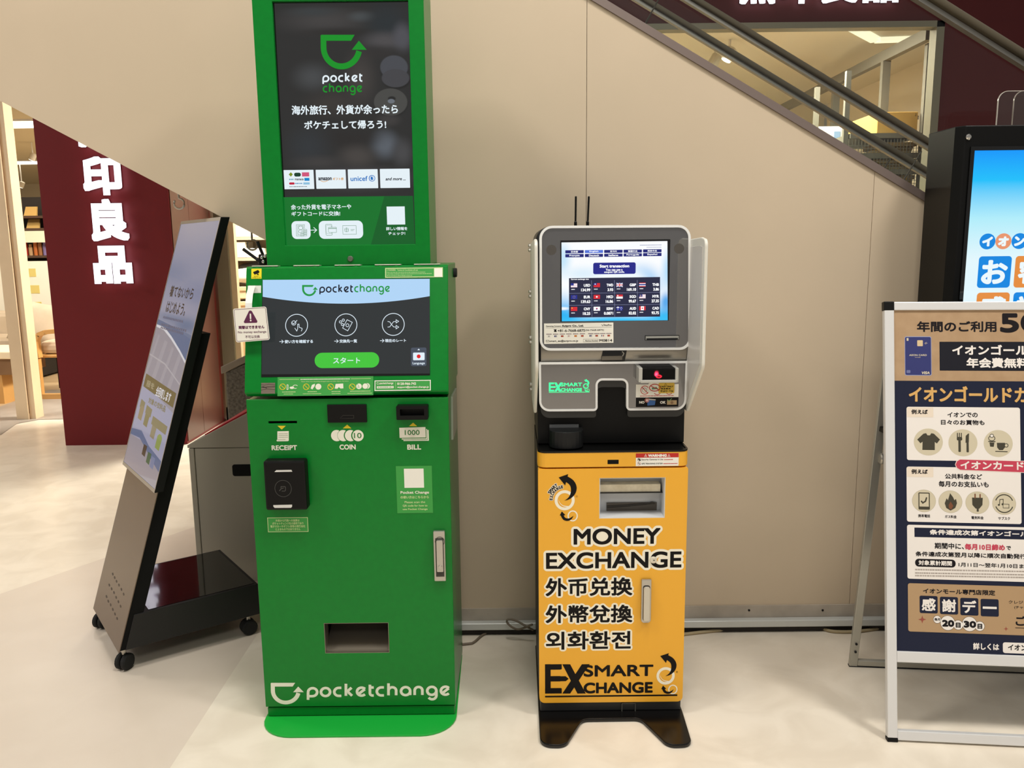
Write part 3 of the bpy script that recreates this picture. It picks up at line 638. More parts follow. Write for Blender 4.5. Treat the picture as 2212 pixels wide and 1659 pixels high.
# tall display above
YU = 2.42; ux0, ux1 = on(577, 570, YU).x, on(930, 566, YU).x
MB().box(ux0 + .001, ux1 - .001, YU + .02, 2.645, zt_, 2.14).build('display_cabinet', GREEN, k, bevel=.002)
ha, hc, hb, hd_ = on(584, 2, YU).x + .004, on(897, 528, YU).x, on(755, 529, YU).z, on(740, 1, YU).z
dd = MB().prism([(ux0, zt_ + .0003), (ux1, zt_ + .0003), (ux1, 2.14), (ux0, 2.14)], 'y', YU, YU + .02, holes=[[(ha, hb), (hc, hb), (hc, hd_), (ha, hd_)]]).build('display_door', GREEN, k, bevel=.0015)
p = on(757, 559, YU); MB().lathe([(.0085, 0), (.0085, -.002), (.007, -.004), (.004, -.0045)], (p.x, YU, p.z), 'y').build('door_lock', mat('lock_grey', (120, 128, 112), .3, metal=.6), dd, smooth=False)
P = front(YU + .011)
def pb(x, y_, rx, ry, c, e):      # crop pixels of the display to its own plane
    P.view(540, 0, 4.739); u, v = P.uv(x, y_); a, b = P.scale(x, y_); q = 1.3 if e > .7 else 1; return (u, v, rx * a * q, ry * b * q, c, e)
DK = picture('display_photo', (40, 40, 40), [
    pb(760, 210, 520, 150, (62, 60, 60), 1), pb(640, 120, 300, 60, (52, 56, 58), 1), pb(1150, 170, 160, 60, (66, 70, 72), .9), pb(1400, 250, 260, 260, (36, 42, 46), .9), pb(900, 330, 420, 55, (38, 36, 35), 1),
    pb(1380, 420, 260, 110, (72, 70, 72), .9), pb(1560, 380, 110, 160, (74, 74, 80), .8), pb(1300, 540, 280, 90, (44, 42, 42), 1), pb(640, 790, 220, 160, (66, 68, 70), 1), pb(1130, 800, 180, 300, (62, 58, 56), 1), pb(850, 1050, 320, 160, (54, 50, 48), 1),
    pb(1475, 735, 160, 120, (30, 30, 32), .3), pb(1475, 690, 150, 130, (68, 70, 76), .12), pb(1500, 830, 160, 95, (28, 28, 28), .3), pb(1490, 800, 150, 100, (64, 64, 68), .12),
    pb(1445, 1065, 190, 150, (30, 30, 30), .25), pb(1440, 1045, 178, 145, (68, 68, 66), .08), pb(1452, 1010, 50, 30, (34, 34, 34), .4), pb(1446, 1036, 42, 27, (104, 110, 118), .3),
    pb(1420, 1230, 130, 70, (56, 54, 54), .8), pb(1380, 1480, 160, 160, (86, 92, 100), .9), pb(1000, 1420, 380, 120, (38, 36, 36), 1), pb(1100, 1600, 220, 130, (66, 62, 60), .9), pb(600, 1500, 260, 260, (44, 48, 52), 1), pb(1560, 1560, 120, 160, (66, 66, 68), .9), pb(700, 1660, 300, 80, (58, 56, 56), 1), pb(1100, 1830, 600, 130, (66, 64, 68), .9)])
MB().box(ha, hc, YU + .0112, YU + .019, hb, hd_).build('display_panel', BLKG, k)
P.polyuv([(ha + .004, hb + .003), (hc - .001, hb + .003), (hc - .001, hd_ - .003), (ha + .004, hd_ - .003)], DK, 1)
P.view(540, 0, 4.739)
UG = glow('display_green', (10, 142, 34)); UD = glow('display_deep_green', (6, 112, 38)); UD2 = glow('display_deeper_green', (6, 92, 34)); UW = glow('display_white', (228, 240, 246))
P.logo(725, 357, 1195, 712, UG, 5); P.strokes('pocket', 742, 1157, 840, 72, 16, UW, 5); P.strokes('change', 745, 1160, 946, 70, 14, UG, 5)
P.text('海外旅行、外貨が余ったら', 427, 1074, 1515, 1172, UW, 5, b=2.6, n=8); P.text('ポケチェして帰ろう!', 555, 1232, 1395, 1322, UW, 5, b=2.6, n=8)
P.view(540, 340, 4.739)
P.poly([(343, 408), (1668, 394), (1690, 903), (365, 911)], UD, 4); P.poly([(1375, 398), (1668, 394), (1690, 903), (1235, 906)], UD2, 4.5)
for r4 in ((350, 129, 655, 325), (677, 126, 983, 321), (1005, 122, 1310, 317), (1333, 117, 1637, 313)): P.rect(*r4, UW, 5, r=4)
T1 = lambda n, c: glow(n, c)
og = T1('print_olive', (120, 140, 20)); P.poly([(397, 175), (420, 152), (440, 175), (420, 198)], og, 6); P.rect(453, 157, 522, 197, T1('print_deep_green', (10, 60, 40)), 6, r=18); P.rect(533, 153, 607, 196, T1('print_pink', (206, 82, 120)), 6)
P.dashes(402, 226, 448, 12, T1('print_teal', (20, 130, 160)), 6, 12); P.text('manaca', 460, 217, 550, 235, SDK, 6, b=1, n=4); P.rect(558, 210, 610, 240, T1('print_azure', (0, 130, 200)), 6); P.rect(402, 256, 458, 279, T1('print_crimson', (190, 30, 60)), 6, r=10)
P.dashes(465, 267, 540, 10, T1('print_blue', (60, 130, 180)), 6, 12); P.rect(547, 256, 612, 278, T1('print_sky', (140, 190, 220)), 6); P.dashes(405, 300, 585, 6, SDK, 6, 10)
P.text('amazon', 700, 205, 838, 235, SDK, 6, b=2, n=6); OR = T1('print_orange', (214, 150, 60)); P.line([(725, 240), (750, 249), (775, 247), (800, 236)], 5, OR, 6); P.text('ギフト券', 848, 206, 960, 235, OR, 6, b=1, n=4)
UB = T1('print_charity_blue', (24, 110, 190)); P.text('unicef', 1030, 191, 1205, 243, UB, 6, b=1.5, n=4); P.circ(1250, 214, 33, UB, 6, ring=6); P.circ(1246, 212, 22, UB, 6, ring=2); P.poly([(1240, 196), (1256, 200), (1262, 226), (1244, 232), (1234, 214)], UB, 6); P.line([(1226, 236), (1218, 214), (1228, 192)], 5, UB, 6)
P.text('and more ...', 1390, 203, 1597, 236, SDK, 6, b=1.5, shear=.22, n=4)
P.text('余った外貨を電子マネーや', 420, 480, 1037, 534, UW, 6, b=1.5, n=4); P.text('ギフトコードに交換!', 425, 552, 925, 600, UW, 6, b=1.5, n=4)
P.rect(428, 652, 620, 835, UW, 6, r=48); P.rect(707, 648, 1158, 832, UW, 6, r=52); P.line([(622, 745), (684, 744)], 7, UW, 6); P.line([(654, 718), (684, 744), (656, 770)], 7, UW, 6)
for pts in (((475, 690), (558, 688), (558, 800), (478, 805)), ((490, 702), (546, 700), (546, 790), (492, 792))): P.line(pts, 3, UD, 7, closed=True)
P.circ(520, 722, 22, UD, 7, ring=3); P.circ(520, 758, 20, UD, 7, ring=3)
for cx, y0 in ((537, 765), (568, 740)):
    P.rect(cx - 19, y0 - 10, cx + 19, 808, UW, 7.3, r=8)
    for y in range(y0, 806, 10): P.circ(cx, y, 18, UD, 7.6, ring=2.5, ry=7)
P.rectframe(775, 683, 843, 799, 3, UD, 7, r=12); P.rectframe(783, 697, 836, 782, 2, UD, 7); P.rect(804, 714, 888, 770, UW, 7.5, r=6); P.rectframe(804, 714, 888, 770, 3, UD, 8, r=6); P.line([(806, 728), (886, 727)], 5, UD, 8)
P.rectframe(950, 697, 1090, 788, 3, UD, 7); P.rectframe(970, 725, 1010, 762, 3, UD, 7, r=8); P.line([(990, 718), (990, 764)], 3, UD, 7); P.line([(974, 742), (1008, 742)], 3, UD, 7); P.line([(1032, 739), (1070, 738)], 3, UD, 7); P.line([(1034, 750), (1060, 749)], 3, UD, 7)
P.rect(1402, 503, 1587, 688, UW, 6); P.text('詳しい情報を', 1394, 711, 1612, 747, UW, 6, b=1.3, n=4); P.text('チェック!', 1416, 762, 1590, 795, UW, 6, b=1.3, n=4)
P.build('display_screen', k)
# hanging notice
wb = thing('wobbler_sign', 'small white no-exchange notice with a purple warning triangle hanging off the green kiosk', 'sign', (-.72, 2.33, 1.2))
cl = CP(.0006).view(0, 0, 1); cl.rect(535, 617, 564, 633, mat('adhesive_white', (226, 228, 222), .4)); cl.build('adhesive_tab', wb)
pts = []; Pn = CP(0)
for y, off in ((618, .004), (624, .012), (640, .028), (660, .036), (690, .038)):
    a, b = Pn.uv(546, y); pts.append(Pn.o + XA * a + cv * b + Pn.n * off)
m_ = MB(); hw = .0095
for i in range(len(pts) - 1):
    A, B = pts[i], pts[i + 1]
    m_.add([A - XA * hw, A + XA * hw, B + XA * hw, B - XA * hw], [(0, 1, 2, 3)])
st = m_.build('strap', mat('strap_white', (232, 232, 226), .35), wb, recalc=False); md = st.modifiers.new('t', 'SOLIDIFY'); md.thickness = .0008
YC = pts[-1].y - .004
Pc = front(YC); uvp = [Pc.uv(*p) for p in ((503, 667), (575, 662), (583, 734), (510, 740))]
cdm = MB().prism(rpoly(uvp, .006, 5), 'y', YC, YC + .001).build('notice_card', PAPER, wb)
Pc.view(480, 560, 4.2538); PUR = mat('purple_print', (92, 30, 72), .6)
uo = inset(rpoly(uvp, .006, 5), .0022); Pc.polyuv(uo, PUR, 1, [inset(uo, .0011)])
Pc.poly([(258, 470), (272, 476), (324, 570), (318, 584), (206, 587), (198, 576), (246, 476)], PUR, 1); Pc.line([(259, 505), (261, 545)], 13, PAPER, 2); Pc.circ(262, 563, 8, PAPER, 2)
Pc.text('両替はできません', 150, 608, 388, 640, PUR, 1, b=1.6, rot=1); Pc.text('No money exchange', 145, 657, 405, 685, PUR, 1, b=.5, n=4, rot=1); Pc.text('不可以兑换', 211, 698, 346, 726, PUR, 1, b=.5, n=4, rot=1)
Pc.build('lettering', cdm)
# router behind the console top
rt = thing('wireless_router', 'small black router with two stick antennas on top of the green kiosk', 'router', (-.80, 2.7, zt_))
p = on(562, 560, 2.60)
MB().box(on(562, 560, 2.6).x, on(578, 560, 2.6).x, 2.58, 2.64, zt_ + .0005, on(568, 549, 2.58).z).build('body', BLK, rt, bevel=.004)
for a, b in (((562, 574), (525, 538)), ((574, 570), (556, 522))):
    A, B = on(*a, 2.61), on(*b, 2.61); A.z = max(A.z, zt_ + .012)
    MB().tube([A, A + (B - A) * .15, A + (B - A) * .2, B], [.0065, .006, .0048, .005], 8).build('antenna', BLK, rt)
for a in ((566, 556), (573, 553), (569, 565)):
    A = on(*a, 2.579); MB().lathe([(.005, 0), (.005, -.004), (.003, -.005)], (A.x, 2.58, A.z), 'y', 10).build('socket', CHROME, rt)

# ================================================================== yellow money exchange machine
YY = 2.30
y = thing('money_exchange_machine', 'yellow and black self-service money exchange machine with a white-rimmed touch screen head', 'machine', (.287, 2.5, 0))
yx0, yx1 = .072, .502
zt1 = on(1320, 977, YY).z; zg = on(1320, 1009, YY).z; zd = on(1320, 1012, YY).z; zb1 = on(1320, 1517, YY).z
ft = [fl(*p) for p in ((1163, 1543), (1167, 1617), (1222, 1618), (1258, 1561), (1383, 1559), (1443, 1618), (1496, 1616), (1474, 1543))]
ft = [(p.x, p.y) for p in ft]
MB().prism(rpoly([(yx0, 2.74)] + ft + [(yx1, 2.74)], [.01, .0, .035, .035, .03, .03, .035, .03, 0, .01], 6), 'z', 0, .012).build('base_stand', mat('stand_black', (12, 11, 11), .22), y, bevel=.003)
MB().box(yx0 + .003, yx1 - .003, YY + .012, 2.74, .0122, zb1 + .01).build('plinth', DGREY, y, bevel=.002)
m_ = MB(); P = front(YY + .01); a, b, c, d, q = P.bx(1342, 1517, 1373, 1545); m_.prism(rr(a, b, c, d, .003), 'y', YY + .006, YY + .0115, holes=[rr(a + .003, b + .003, c - .003, d - .003, .002)]); m_.build('cable_clip', mat('clip_grey', (78, 78, 74), .4), y)
Pd = front(YY).view(1120, 960, 5.183)
hw = pxhole(Pd, 905, 373, 1643, 829)
zc0, zc1 = zb1 + .0105, zt1 - .012
MB().prism([(yx0 + .002, zc0), (yx1 - .002, zc0), (yx1 - .002, zc1), (yx0 + .002, zc1)], 'y', YY + .0301, YY + .08, holes=[hw]).box(yx0 + .002, yx1 - .002, YY + .08, 2.74, zc0, zc1).build('cabinet', BLK, y)
MB().prism(rr(yx0, zb1, yx1, zd, [.016, .016, .004, .004]), 'y', YY, YY + .03, holes=[hw]).build('front_door', YEL, y, bevel=.009)
dr = y.children[-1]
m_ = MB(); pocket(m_, hw, YY + .0301, YY + .07); m_.prism(hw, 'y', YY + .0012, YY + .069, holes=[inset(hw, .0022)]); (a, b), (c, _), (_, d), _ = hw
LIN = mat('recess_grey', (214, 216, 218), .4)
hm = d - (d - b) * .45; m_.box(a + .0023, c - .008, YY + .035, YY + .069, hm + .002, hm + (d - b) * .2, 1).box(a + .0023, c - .0023, YY + .03, YY + .069, hm - .001, hm + .001, 2)
a2, b2, c2, d2 = front(YY + .069).bx(1310, 1085, 1418, 1112)[:4]; m_.box(a2, c2, YY + .064, YY + .0695, b2, d2, 3)
wn = m_.build('cash_outlet', [LIN, mat('outlet_bar', (236, 228, 204), .45, noise=(30, (190, 178, 150), .6)), DGREY, mat('outlet_dark', (84, 76, 66), .4)], y)
A, B = on(1311, 1094, YY + .063), on(1414, 1086, YY + .063)
MB().tube([A + Vector((0, 0, -.001)), A * .55 + B * .45 + Vector((0, 0, -.002)), B], .003, 6).box(B.x - .012, B.x - .004, YY + .06, YY + .066, B.z - .003, B.z + .003).build('outlet_strip', mat('strip_dark', (46, 38, 28), .5), wn)
P = front(YY).view(1120, 960, 5.183)
HALO = mat('halo_white', (246, 240, 220), .6)
for t, bx in (('MONEY', (617, 938, 1588, 1119)), ('EXCHANGE', (308, 1203, 1825, 1388))):
    x0, y0, x1, y1 = bx; P.text(t, x0 - 28, y0 - 28, x1 + 28, y1 + 28, HALO, 1, b=36, n=28); P.text(t, x0, y0, x1, y1, INK, 2, b=6.5, n=0)
P.circ(925, 1028, 62, HALO, 1.3)
P.view(1120, 1240, 4.1476)
for t, bx in (('外币兑换', (243, 33, 1020, 196)), ('外幣兌換', (243, 277, 1020, 438)), ('외화환전', (246, 513, 1006, 675))):
    x0, y0, x1, y1 = bx; P.text(t, x0 - 17, y0 - 17, x1 + 17, y1 + 17, HALO, 1, b=23, n=24); P.text(t, x0, y0, x1, y1, INK, 2, b=4.6, n=0)
def exlogo(P, m, x, y_, k, m2, em=True):
    T = lambda a, b, c, d: (x + a * k, y_ + b * k, x + c * k, y_ + d * k)
    P.text('E', *T(0, 0, 150, 262), m, 2, b=9 * k, n=12); q = lambda a, b: (x + a * k, y_ + b * k)
    P.rect(*T(0, 0, 50, 262), m, 2); P.rect(*T(0, 0, 150, 45), m, 2); P.rect(*T(0, 218, 150, 262), m, 2); P.rect(*T(0, 108, 185, 152), m, 2); P.poly([q(185, 108), q(212, 130), q(185, 152)], m, 2)
    P.poly([q(155, 0), q(225, 0), q(365, 262), q(290, 262)], m, 2); P.poly([q(330, 0), q(400, -1), q(225, 262), q(155, 262)], m, 2.2)
    P.text('SMART', *T(345, 4, 970, 110), m, 2.4, b=5 * k, n=8); P.text('CHANGE', *T(345, 160, 965, 260), m, 2.4, b=6 * k, n=8)
    P.rect(*T(0, 276, 1185, 290), m, 2); P.emblem(*T(1000, -100, 1190, 268), m, m2, 2)
exlogo(P, INK, 238, 808, 1.0, HALO); P.text('®', 1412, 868, 1428, 886, INK, 2)
P.view(1160, 1000, 11.85); P.emblem(455, 285, 1055, 1495, INK, HALO, 2); P.text('®', 988, 830, 1048, 882, mat('faint_print', (170, 120, 40), .6), 2)
cx, cy = 705, 950
for word, rad, a0, a1, hh, ww in (('SMART', 430, 153, 120, 84, 62), ('EXCHANGE', 345, 176, 101, 78, 50)):
    for i, ch in enumerate(word):
        t = math.radians(a0 + (a1 - a0) * i / (len(word) - 1)); X, Yp = cx + rad * math.cos(t), cy - rad * math.sin(t) * 1.0
        P.text(ch, X - ww / 2 - 16, Yp - hh / 2 - 16, X + ww / 2 + 16, Yp + hh / 2 + 16, HALO, 1, b=24, n=10, rot=math.degrees(t) - 90)
        P.text(ch, X - ww / 2, Yp - hh / 2, X + ww / 2, Yp + hh / 2, INK, 3, b=5, n=8, rot=math.degrees(t) - 90)
P.build('lettering', dr)
p = on(1411, 1209, YY); MB().lathe([(.0105, 0), (.0105, -.002), (.0085, -.0035), (.0085, -.0035)], (p.x, YY - .001, p.z), 'y').box(p.x - .001, p.x + .004, YY - .0062, YY - .004, p.z - .0006, p.z + .0006, 1).build('door_lock', [mat('lock_pale', (222, 216, 200), .3, metal=.3), BLKM], dr)
m_ = MB(); P4 = front(YY).view(1120, 1240, 4.1476); a, b, c, d, _ = P4.bx(1097, 42, 1185, 430); m_.prism(rr(a, b, c, d, [.01, .01, .002, .002]), 'y', YY - .008, YY); hl = m_.build('lever_handle', STEEL, dr, bevel=.002)
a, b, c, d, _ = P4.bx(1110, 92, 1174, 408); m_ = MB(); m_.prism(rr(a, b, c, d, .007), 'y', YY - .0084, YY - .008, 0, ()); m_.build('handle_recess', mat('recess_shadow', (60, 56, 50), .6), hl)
a, b, c, d, _ = P4.bx(1114, 100, 1170, 404); m_ = MB(); m_.prism(rr(a, b, c, d, .0065), 'y', YY - .017, YY - .0085); m_.build('lever', mat('lever_steel', (208, 202, 188), .35, metal=.5), hl, bevel=.002)
tb = rpoly([(yx0 - .001, 2.36), (yx0 - .001, YY), (yx1 + .002, YY), (yx1 + .002, 2.36)], [0, .026, .026, 0], 8)
top = MB().prism(tb, 'z', zg, zt1).build('top_cover', YEL, y, bevel=.002)
note(top, 'yellow front band over the door')
P = front(YY).view(1120, 960, 5.183); P.rect(997, 172, 1122, 220, BLKM, 1, r=5); P.build('sensor_window', top)
P = front(YY - .0002).view(1120, 960, 5.183); RED = mat('red_print', (190, 34, 28), .55); P.rect(1314, 99, 1793, 241, PAPER, 1); P.rect(1314, 99, 1793, 146, RED, 2); P.text('WARNING', 1450, 108, 1660, 140, PAPER, 3, b=3, n=8)
for c in (1424, 1684): P.line([(c - 14, 136), (c, 110), (c + 14, 136)], 3, PAPER, 3, closed=True); P.line([(c, 120), (c, 130)], 2.5, PAPER, 3)
P.circ(1350, 170, 18, INK, 2, ring=2.5); P.poly([(1334, 164), (1352, 158), (1370, 178), (1360, 184)], INK, 3); P.text('Security Cameras in Use', 1377, 160, 1620, 181, INK, 2, b=.5, n=4); P.dashes(1630, 170, 1730, 9, RED, 2, 9, .2)
P.circ(1350, 214, 18, RED, 2, ring=2.5); P.line([(1340, 206), (1362, 222)], 5, INK, 3); P.text('GPS TRACKING SYSTEM', 1377, 206, 1613, 223, INK, 2, b=.5, n=4); P.dashes(1622, 215, 1780, 9, RED, 2, 9, .2)
P.build('warning_sticker', top)
tr = rpoly([(yx0 - .001, 2.46), (yx0 - .001, YY - .001), (yx1 + .002, YY - .001), (yx1 + .002, 2.46)], [0, .026, .026, 0], 8)
tri = rpoly([(yx0 + .004, 2.455), (yx0 + .004, YY + .004), (yx1 - .003, YY + .004), (yx1 - .003, 2.455)], [0, .022, .022, 0], 8)
MB().prism(tr, 'z', zt1 + .0002, zt1 + .002).prism(tr, 'z', zt1 + .002, zt1 + .005, holes=[tri]).build('coin_tray', BLKG if 0 else mat('tray_black', (10, 10, 10), .3, spec=.3), y)
YH = 2.37
hx0, hx1 = on(1165, 620, YH).x, on(1491, 620, YH).x
zl = on(1320, 905, YH + .0).z; zm0 = on(1320, 887, YH).z; zm1 = on(1320, 783, YH).z
MB().box(yx0 + .0025, hx1 - .004, YH + .018, 2.74, zt1 + .0055, zl + .12).build('column', BLK, y, bevel=.002)
# change cup
Q = front(YH); ca, cc = on(1186, 940, YH - .0).x, on(1259, 940, YH - .0).x; cz = on(1222, 932, YH - .04).z
arc = [((ca + cc) / 2 + (cc - ca) / 2 * math.cos(t), YH - .012 - .042 * math.sin(t)) for t in [math.pi * i / 12 for i in range(13)]]
MB().prism(arc + [(ca, YH + .0175), (cc, YH + .0175)], 'z', zt1 + .0055, cz).build('coin_cup', mat('cup_black', (22, 23, 24), .4, spec=.3), y, bevel=.002)
m_ = MB(); pbox(m_, 1187, 917, 1250, 927, YH + .012, YH + .0175); m_.build('cup_lamp', mat('slot_grey', (92, 94, 96), .3), y)
# lower mask
px_poly = lambda pts, Y: [front(Y).uv(*p) for p in pts]
mb0 = px_poly([(1164, 783), (1486, 780), (1482, 886), (1353, 887), (1353, 822), (1291, 822), (1291, 888), (1165, 889)], YH); mr0 = [.004, .004, .03, .012, .014, .014, .012, .03]
mo = rim(mb0, mr0); mi_ = rim(mb0, mr0, .0062)
lipo = [(x, z - .024) for x, z in rim(mb0, mr0, .004)]
MB().prism([p for p in lipo], 'y', YH + .004, YH + .0178).build('mask_lip', mat('lip_dark', (42, 42, 41), .3), y)
mk = MB().prism(mo, 'y', YH, YH + .02, holes=[mi_]).build('lower_rim', mat('white_rim', (238, 239, 238), .3), y, bevel=.0015)
GG = mat('grey_mirror_glass', (150, 149, 150), .05, metal=.85)
mg = MB().prism(rim(mb0, mr0, .0063), 'y', YH + .003, YH + .0195).build('lower_panel', GG, y)
P = front(YH + .003).view(1120, 670, 5.027); LED = glow('led_green', (60, 255, 150), 1.5)
exlogo(P, LED, 330, 786, .372, LED)
P.build('lit_logo', mg)
# faceplate
fb0 = px_poly([(1165, 488), (1491, 486), (1491, 755), (1166, 757)], YH); fr0 = [.036, .036, .03, .03]; fo = rim(fb0, fr0); fi = rim(fb0, fr0, .0068)
MB().prism(fo, 'y', YH - .008, YH + .03, holes=[fi]).build('upper_rim', MATS['white_rim'], y, bevel=.0015)
so = rpoly(px_poly([(1158, 489), (1489, 488), (1487, 790), (1160, 790)], YH), [.04, .04, .01, .01], 8)
MB().prism(so, 'y', YH + .032, 2.70).build('head_housing', mat('housing_black', (26, 26, 26), .4), y, bevel=.003)
fp = MB().prism(rim(fb0, fr0, .0069), 'y', YH - .004, YH + .0295).build('upper_panel', GG, y)
P = front(YH - .004).view(1120, 400, 5.027)
P.rect(455, 597, 1640, 1480, BLKG, 1)
P.build('screen_bezel', fp)
P = front(YH - .004).view(1120, 400, 5.027); WS = glow('rate_white', (252, 253, 255), 1.05); CY = glow('rate_cyan', (70, 190, 246)); C2_ = glow('rate_pale', (190, 230, 252)); C3_ = glow('rate_blue', (110, 180, 240)); C4_ = glow('rate_ice', (226, 244, 255)); NV = glow('rate_navy', (30, 36, 118)); NV2 = glow('rate_button_lit', (84, 116, 216)); TB = glow('rate_table', (36, 38, 66)); TL = glow('rate_line', (150, 156, 190)); FRD = glow('flag_red', (214, 40, 52)); FBL = glow('flag_blue', (34, 44, 140)); BT = glow('rate_button', (32, 36, 136)); FYL = glow('flag_yellow', (240, 210, 60))
def sb(x, y_, rx, ry, c, e): u, v = P.uv(x, y_); a, b = P.scale(x, y_); return (u, v, rx * a, ry * b, c, e)
BGP = picture('rate_backdrop', (250, 252, 254), [
    sb(470, 1500, 420, 420, (40, 180, 244), .8), sb(1620, 1480, 420, 330, (50, 186, 246), .8), sb(1050, 1500, 900, 130, (60, 196, 248), .7), sb(470, 800, 150, 260, (196, 230, 250), .9), sb(700, 960, 380, 130, (222, 240, 252), 1),
    sb(1330, 1080, 330, 300, (150, 202, 246), .8), sb(1180, 1130, 330, 300, (240, 248, 254), .5), sb(1640, 930, 130, 330, (176, 220, 250), .9), sb(1600, 1270, 90, 160, (90, 170, 236), .9), sb(470, 1340, 130, 26, (244, 250, 254), .8)])
P.poly([(467, 622), (1617, 607), (1620, 1467), (470, 1478)], BGP, 2)
P.dashes(1318, 651, 1552, 7, TL, 4, 9, .2); P.dashes(1390, 675, 1552, 6, TL, 4, 9, .25)
cols = ((508, 708), (720, 918), (930, 1130), (1141, 1340), (1352, 1553)); r1 = ((706, 740), (704, 737), (702, 735), (699, 733), (696, 730)); r2 = ((748, 783), (746, 780), (743, 777), (740, 774), (736, 771))
for i, (x0, x1) in enumerate(cols):
    P.rect(x0, r1[i][0], x1, r1[i][1], NV2 if i == 1 else NV, 4, r=5); P.rect(x0, r2[i][0], x1, r2[i][1], NV, 4, r=5)
    c = (x0 + x1) / 2
    for t, hw_, (a, b) in ((('日本語', 'English', '한국어', '繁體中文', '简体中文')[i], (38, 50, 36, 52, 52)[i], r1[i]), (('Français', 'Deutsch', 'Italiano', 'Português', 'Español')[i], (56, 55, 53, 69, 54)[i], r2[i])):
        P.text(t, c - hw_, a + 7, c + hw_, b - 7, WS, 5, b=1.3, n=4)
P.rect(811, 840, 1272, 965, BT, 4, r=20); P.text('Start transaction', 880, 860, 1203, 895, WS, 5, b=2.2, n=6); P.text('You can use a', 946, 904, 1130, 931, WS, 5, b=1.5, n=4); P.text('coupon QR code.', 929, 931, 1152, 958, WS, 5, b=1.5, n=4)
P.poly([(548, 1010), (1537, 997), (1537, 1427), (549, 1437)], TB, 4); P.text('Current exchange rate', 568, 1013, 763, 1033, WS, 5, b=1, n=4)
for x, ya in ((793, 1035), (1041, 1032), (1289, 1030)): P.line([(x, ya), (x + 4, 1428)], 2.5, TL, 5)
for ya in (1175, 1305): P.line([(552, ya), (1534, ya - 11)], 2.5, TL, 5)
rates = (('USD', '134.99'), ('TWD', '3.93'), ('GBP', '169.10'), ('THB', '3.86'), ('EUR', '139.63'), ('HKD', '16.86'), ('SGD', '99.67'), ('MYR', '27.35'), ('CNY', '18.25'), ('KRW', '0.0871'), ('AUD', '82.02'), ('CAD', '93.75'))
def flag(P, c, x, y_, w_, h_, L):
    R = lambda a, b, cc, d, m, l=0: P.rect(x + a * w_, y_ + b * h_, x + cc * w_, y_ + d * h_, m, L + l)
    full = lambda m: R(0, 0, 1, 1, m)
    if c == 'USD':
        full(WS)
        for i in range(0, 7, 2): R(0, i / 7, 1, (i + 1) / 7, glow('flag_stripe', (226, 190, 200)), .2)
        R(0, 0, .45, .54, FBL, .5)
    elif c == 'TWD': full(FRD); R(0, 0, .5, .5, FBL, .3); P.circ(x + w_ * .25, y_ + h_ * .25, h_ * .14, WS, L + .6)
    elif c == 'GBP':
        full(FBL); q = lambda a, b: (x + a * w_, y_ + b * h_)
        P.line([q(.03, .05), q(.97, .95)], h_ * .2, WS, L + .2, cap=False); P.line([q(.97, .05), q(.03, .95)], h_ * .2, WS, L + .3, cap=False); R(.38, 0, .62, 1, WS, .4); R(0, .33, 1, .67, WS, .45); R(.44, 0, .56, 1, FRD, .6); R(0, .41, 1, .59, FRD, .65)
    elif c == 'THB': full(FRD); R(0, .17, 1, .83, WS, .3); R(0, .34, 1, .66, FBL, .6)
    elif c == 'EUR':
        full(FBL)
        for i in range(8): P.circ(x + w_ / 2 + h_ * .3 * math.cos(i * .785), y_ + h_ / 2 + h_ * .3 * math.sin(i * .785), h_ * .05, FYL, L + .4, n=6)
    elif c == 'HKD': full(FRD); P.circ(x + w_ / 2, y_ + h_ / 2, h_ * .24, WS, L + .4, n=5)
    elif c == 'SGD': full(WS); R(0, 0, 1, .5, FRD, .3); P.circ(x + w_ * .22, y_ + h_ * .25, h_ * .15, WS, L + .6)
    elif c == 'MYR':
        full(WS)
        for i in range(0, 7, 2): R(0, i / 7, 1, (i + 1) / 7, glow('flag_stripe', (226, 190, 200)), .2)
        R(0, 0, .5, .57, FBL, .5); P.circ(x + w_ * .22, y_ + h_ * .28, h_ * .16, FYL, L + .8, ring=h_ * .06)
    elif c == 'CNY': full(FRD); P.circ(x + w_ * .2, y_ + h_ * .3, h_ * .15, FYL, L + .4, n=5)
    elif c == 'KRW': full(WS); P.circ(x + w_ / 2, y_ + h_ / 2, h_ * .22, FRD, L + .3, a0=0, a1=180); P.circ(x + w_ / 2, y_ + h_ / 2, h_ * .22, FBL, L + .3, a0=180, a1=360)
    elif c == 'AUD':
        full(FBL); R(.2, 0, .3, .5, WS, .3); R(0, .2, .5, .32, WS, .4)
        for a, b in ((.25, .78), (.75, .2), (.65, .45), (.87, .42), (.75, .82)): P.circ(x + a * w_, y_ + b * h_, h_ * .08, WS, L + .5, n=6)
    elif c == 'CAD': full(WS); R(0, 0, .26, 1, FRD, .3); R(.74, 0, 1, 1, FRD, .3); P.circ(x + w_ / 2, y_ + h_ / 2, h_ * .2, FRD, L + .5, n=5)
for i, (c, v) in enumerate(rates):
    r_, q = divmod(i, 4); x0 = (568, 815, 1062, 1310)[q]; xe = (780, 1028, 1277, 1525)[q]; yc = (1086, 1213, 1342)[r_] - q * 2.6
    flag(P, c, x0, yc - 20, 70, 44, 5); P.dashes(x0 + 5, yc + 46, x0 + 44, 8, WS, 5, 8, .2)
    P.text(c, xe - 72, yc - 14, xe, yc + 17, WS, 5, b=2, n=6); P.text(v, xe - 19.5 * len(v) + (16 if '.' in v else 0), yc + 35, xe, yc + 68, WS, 5, b=2, n=6)
P.build('touch_screen', fp)
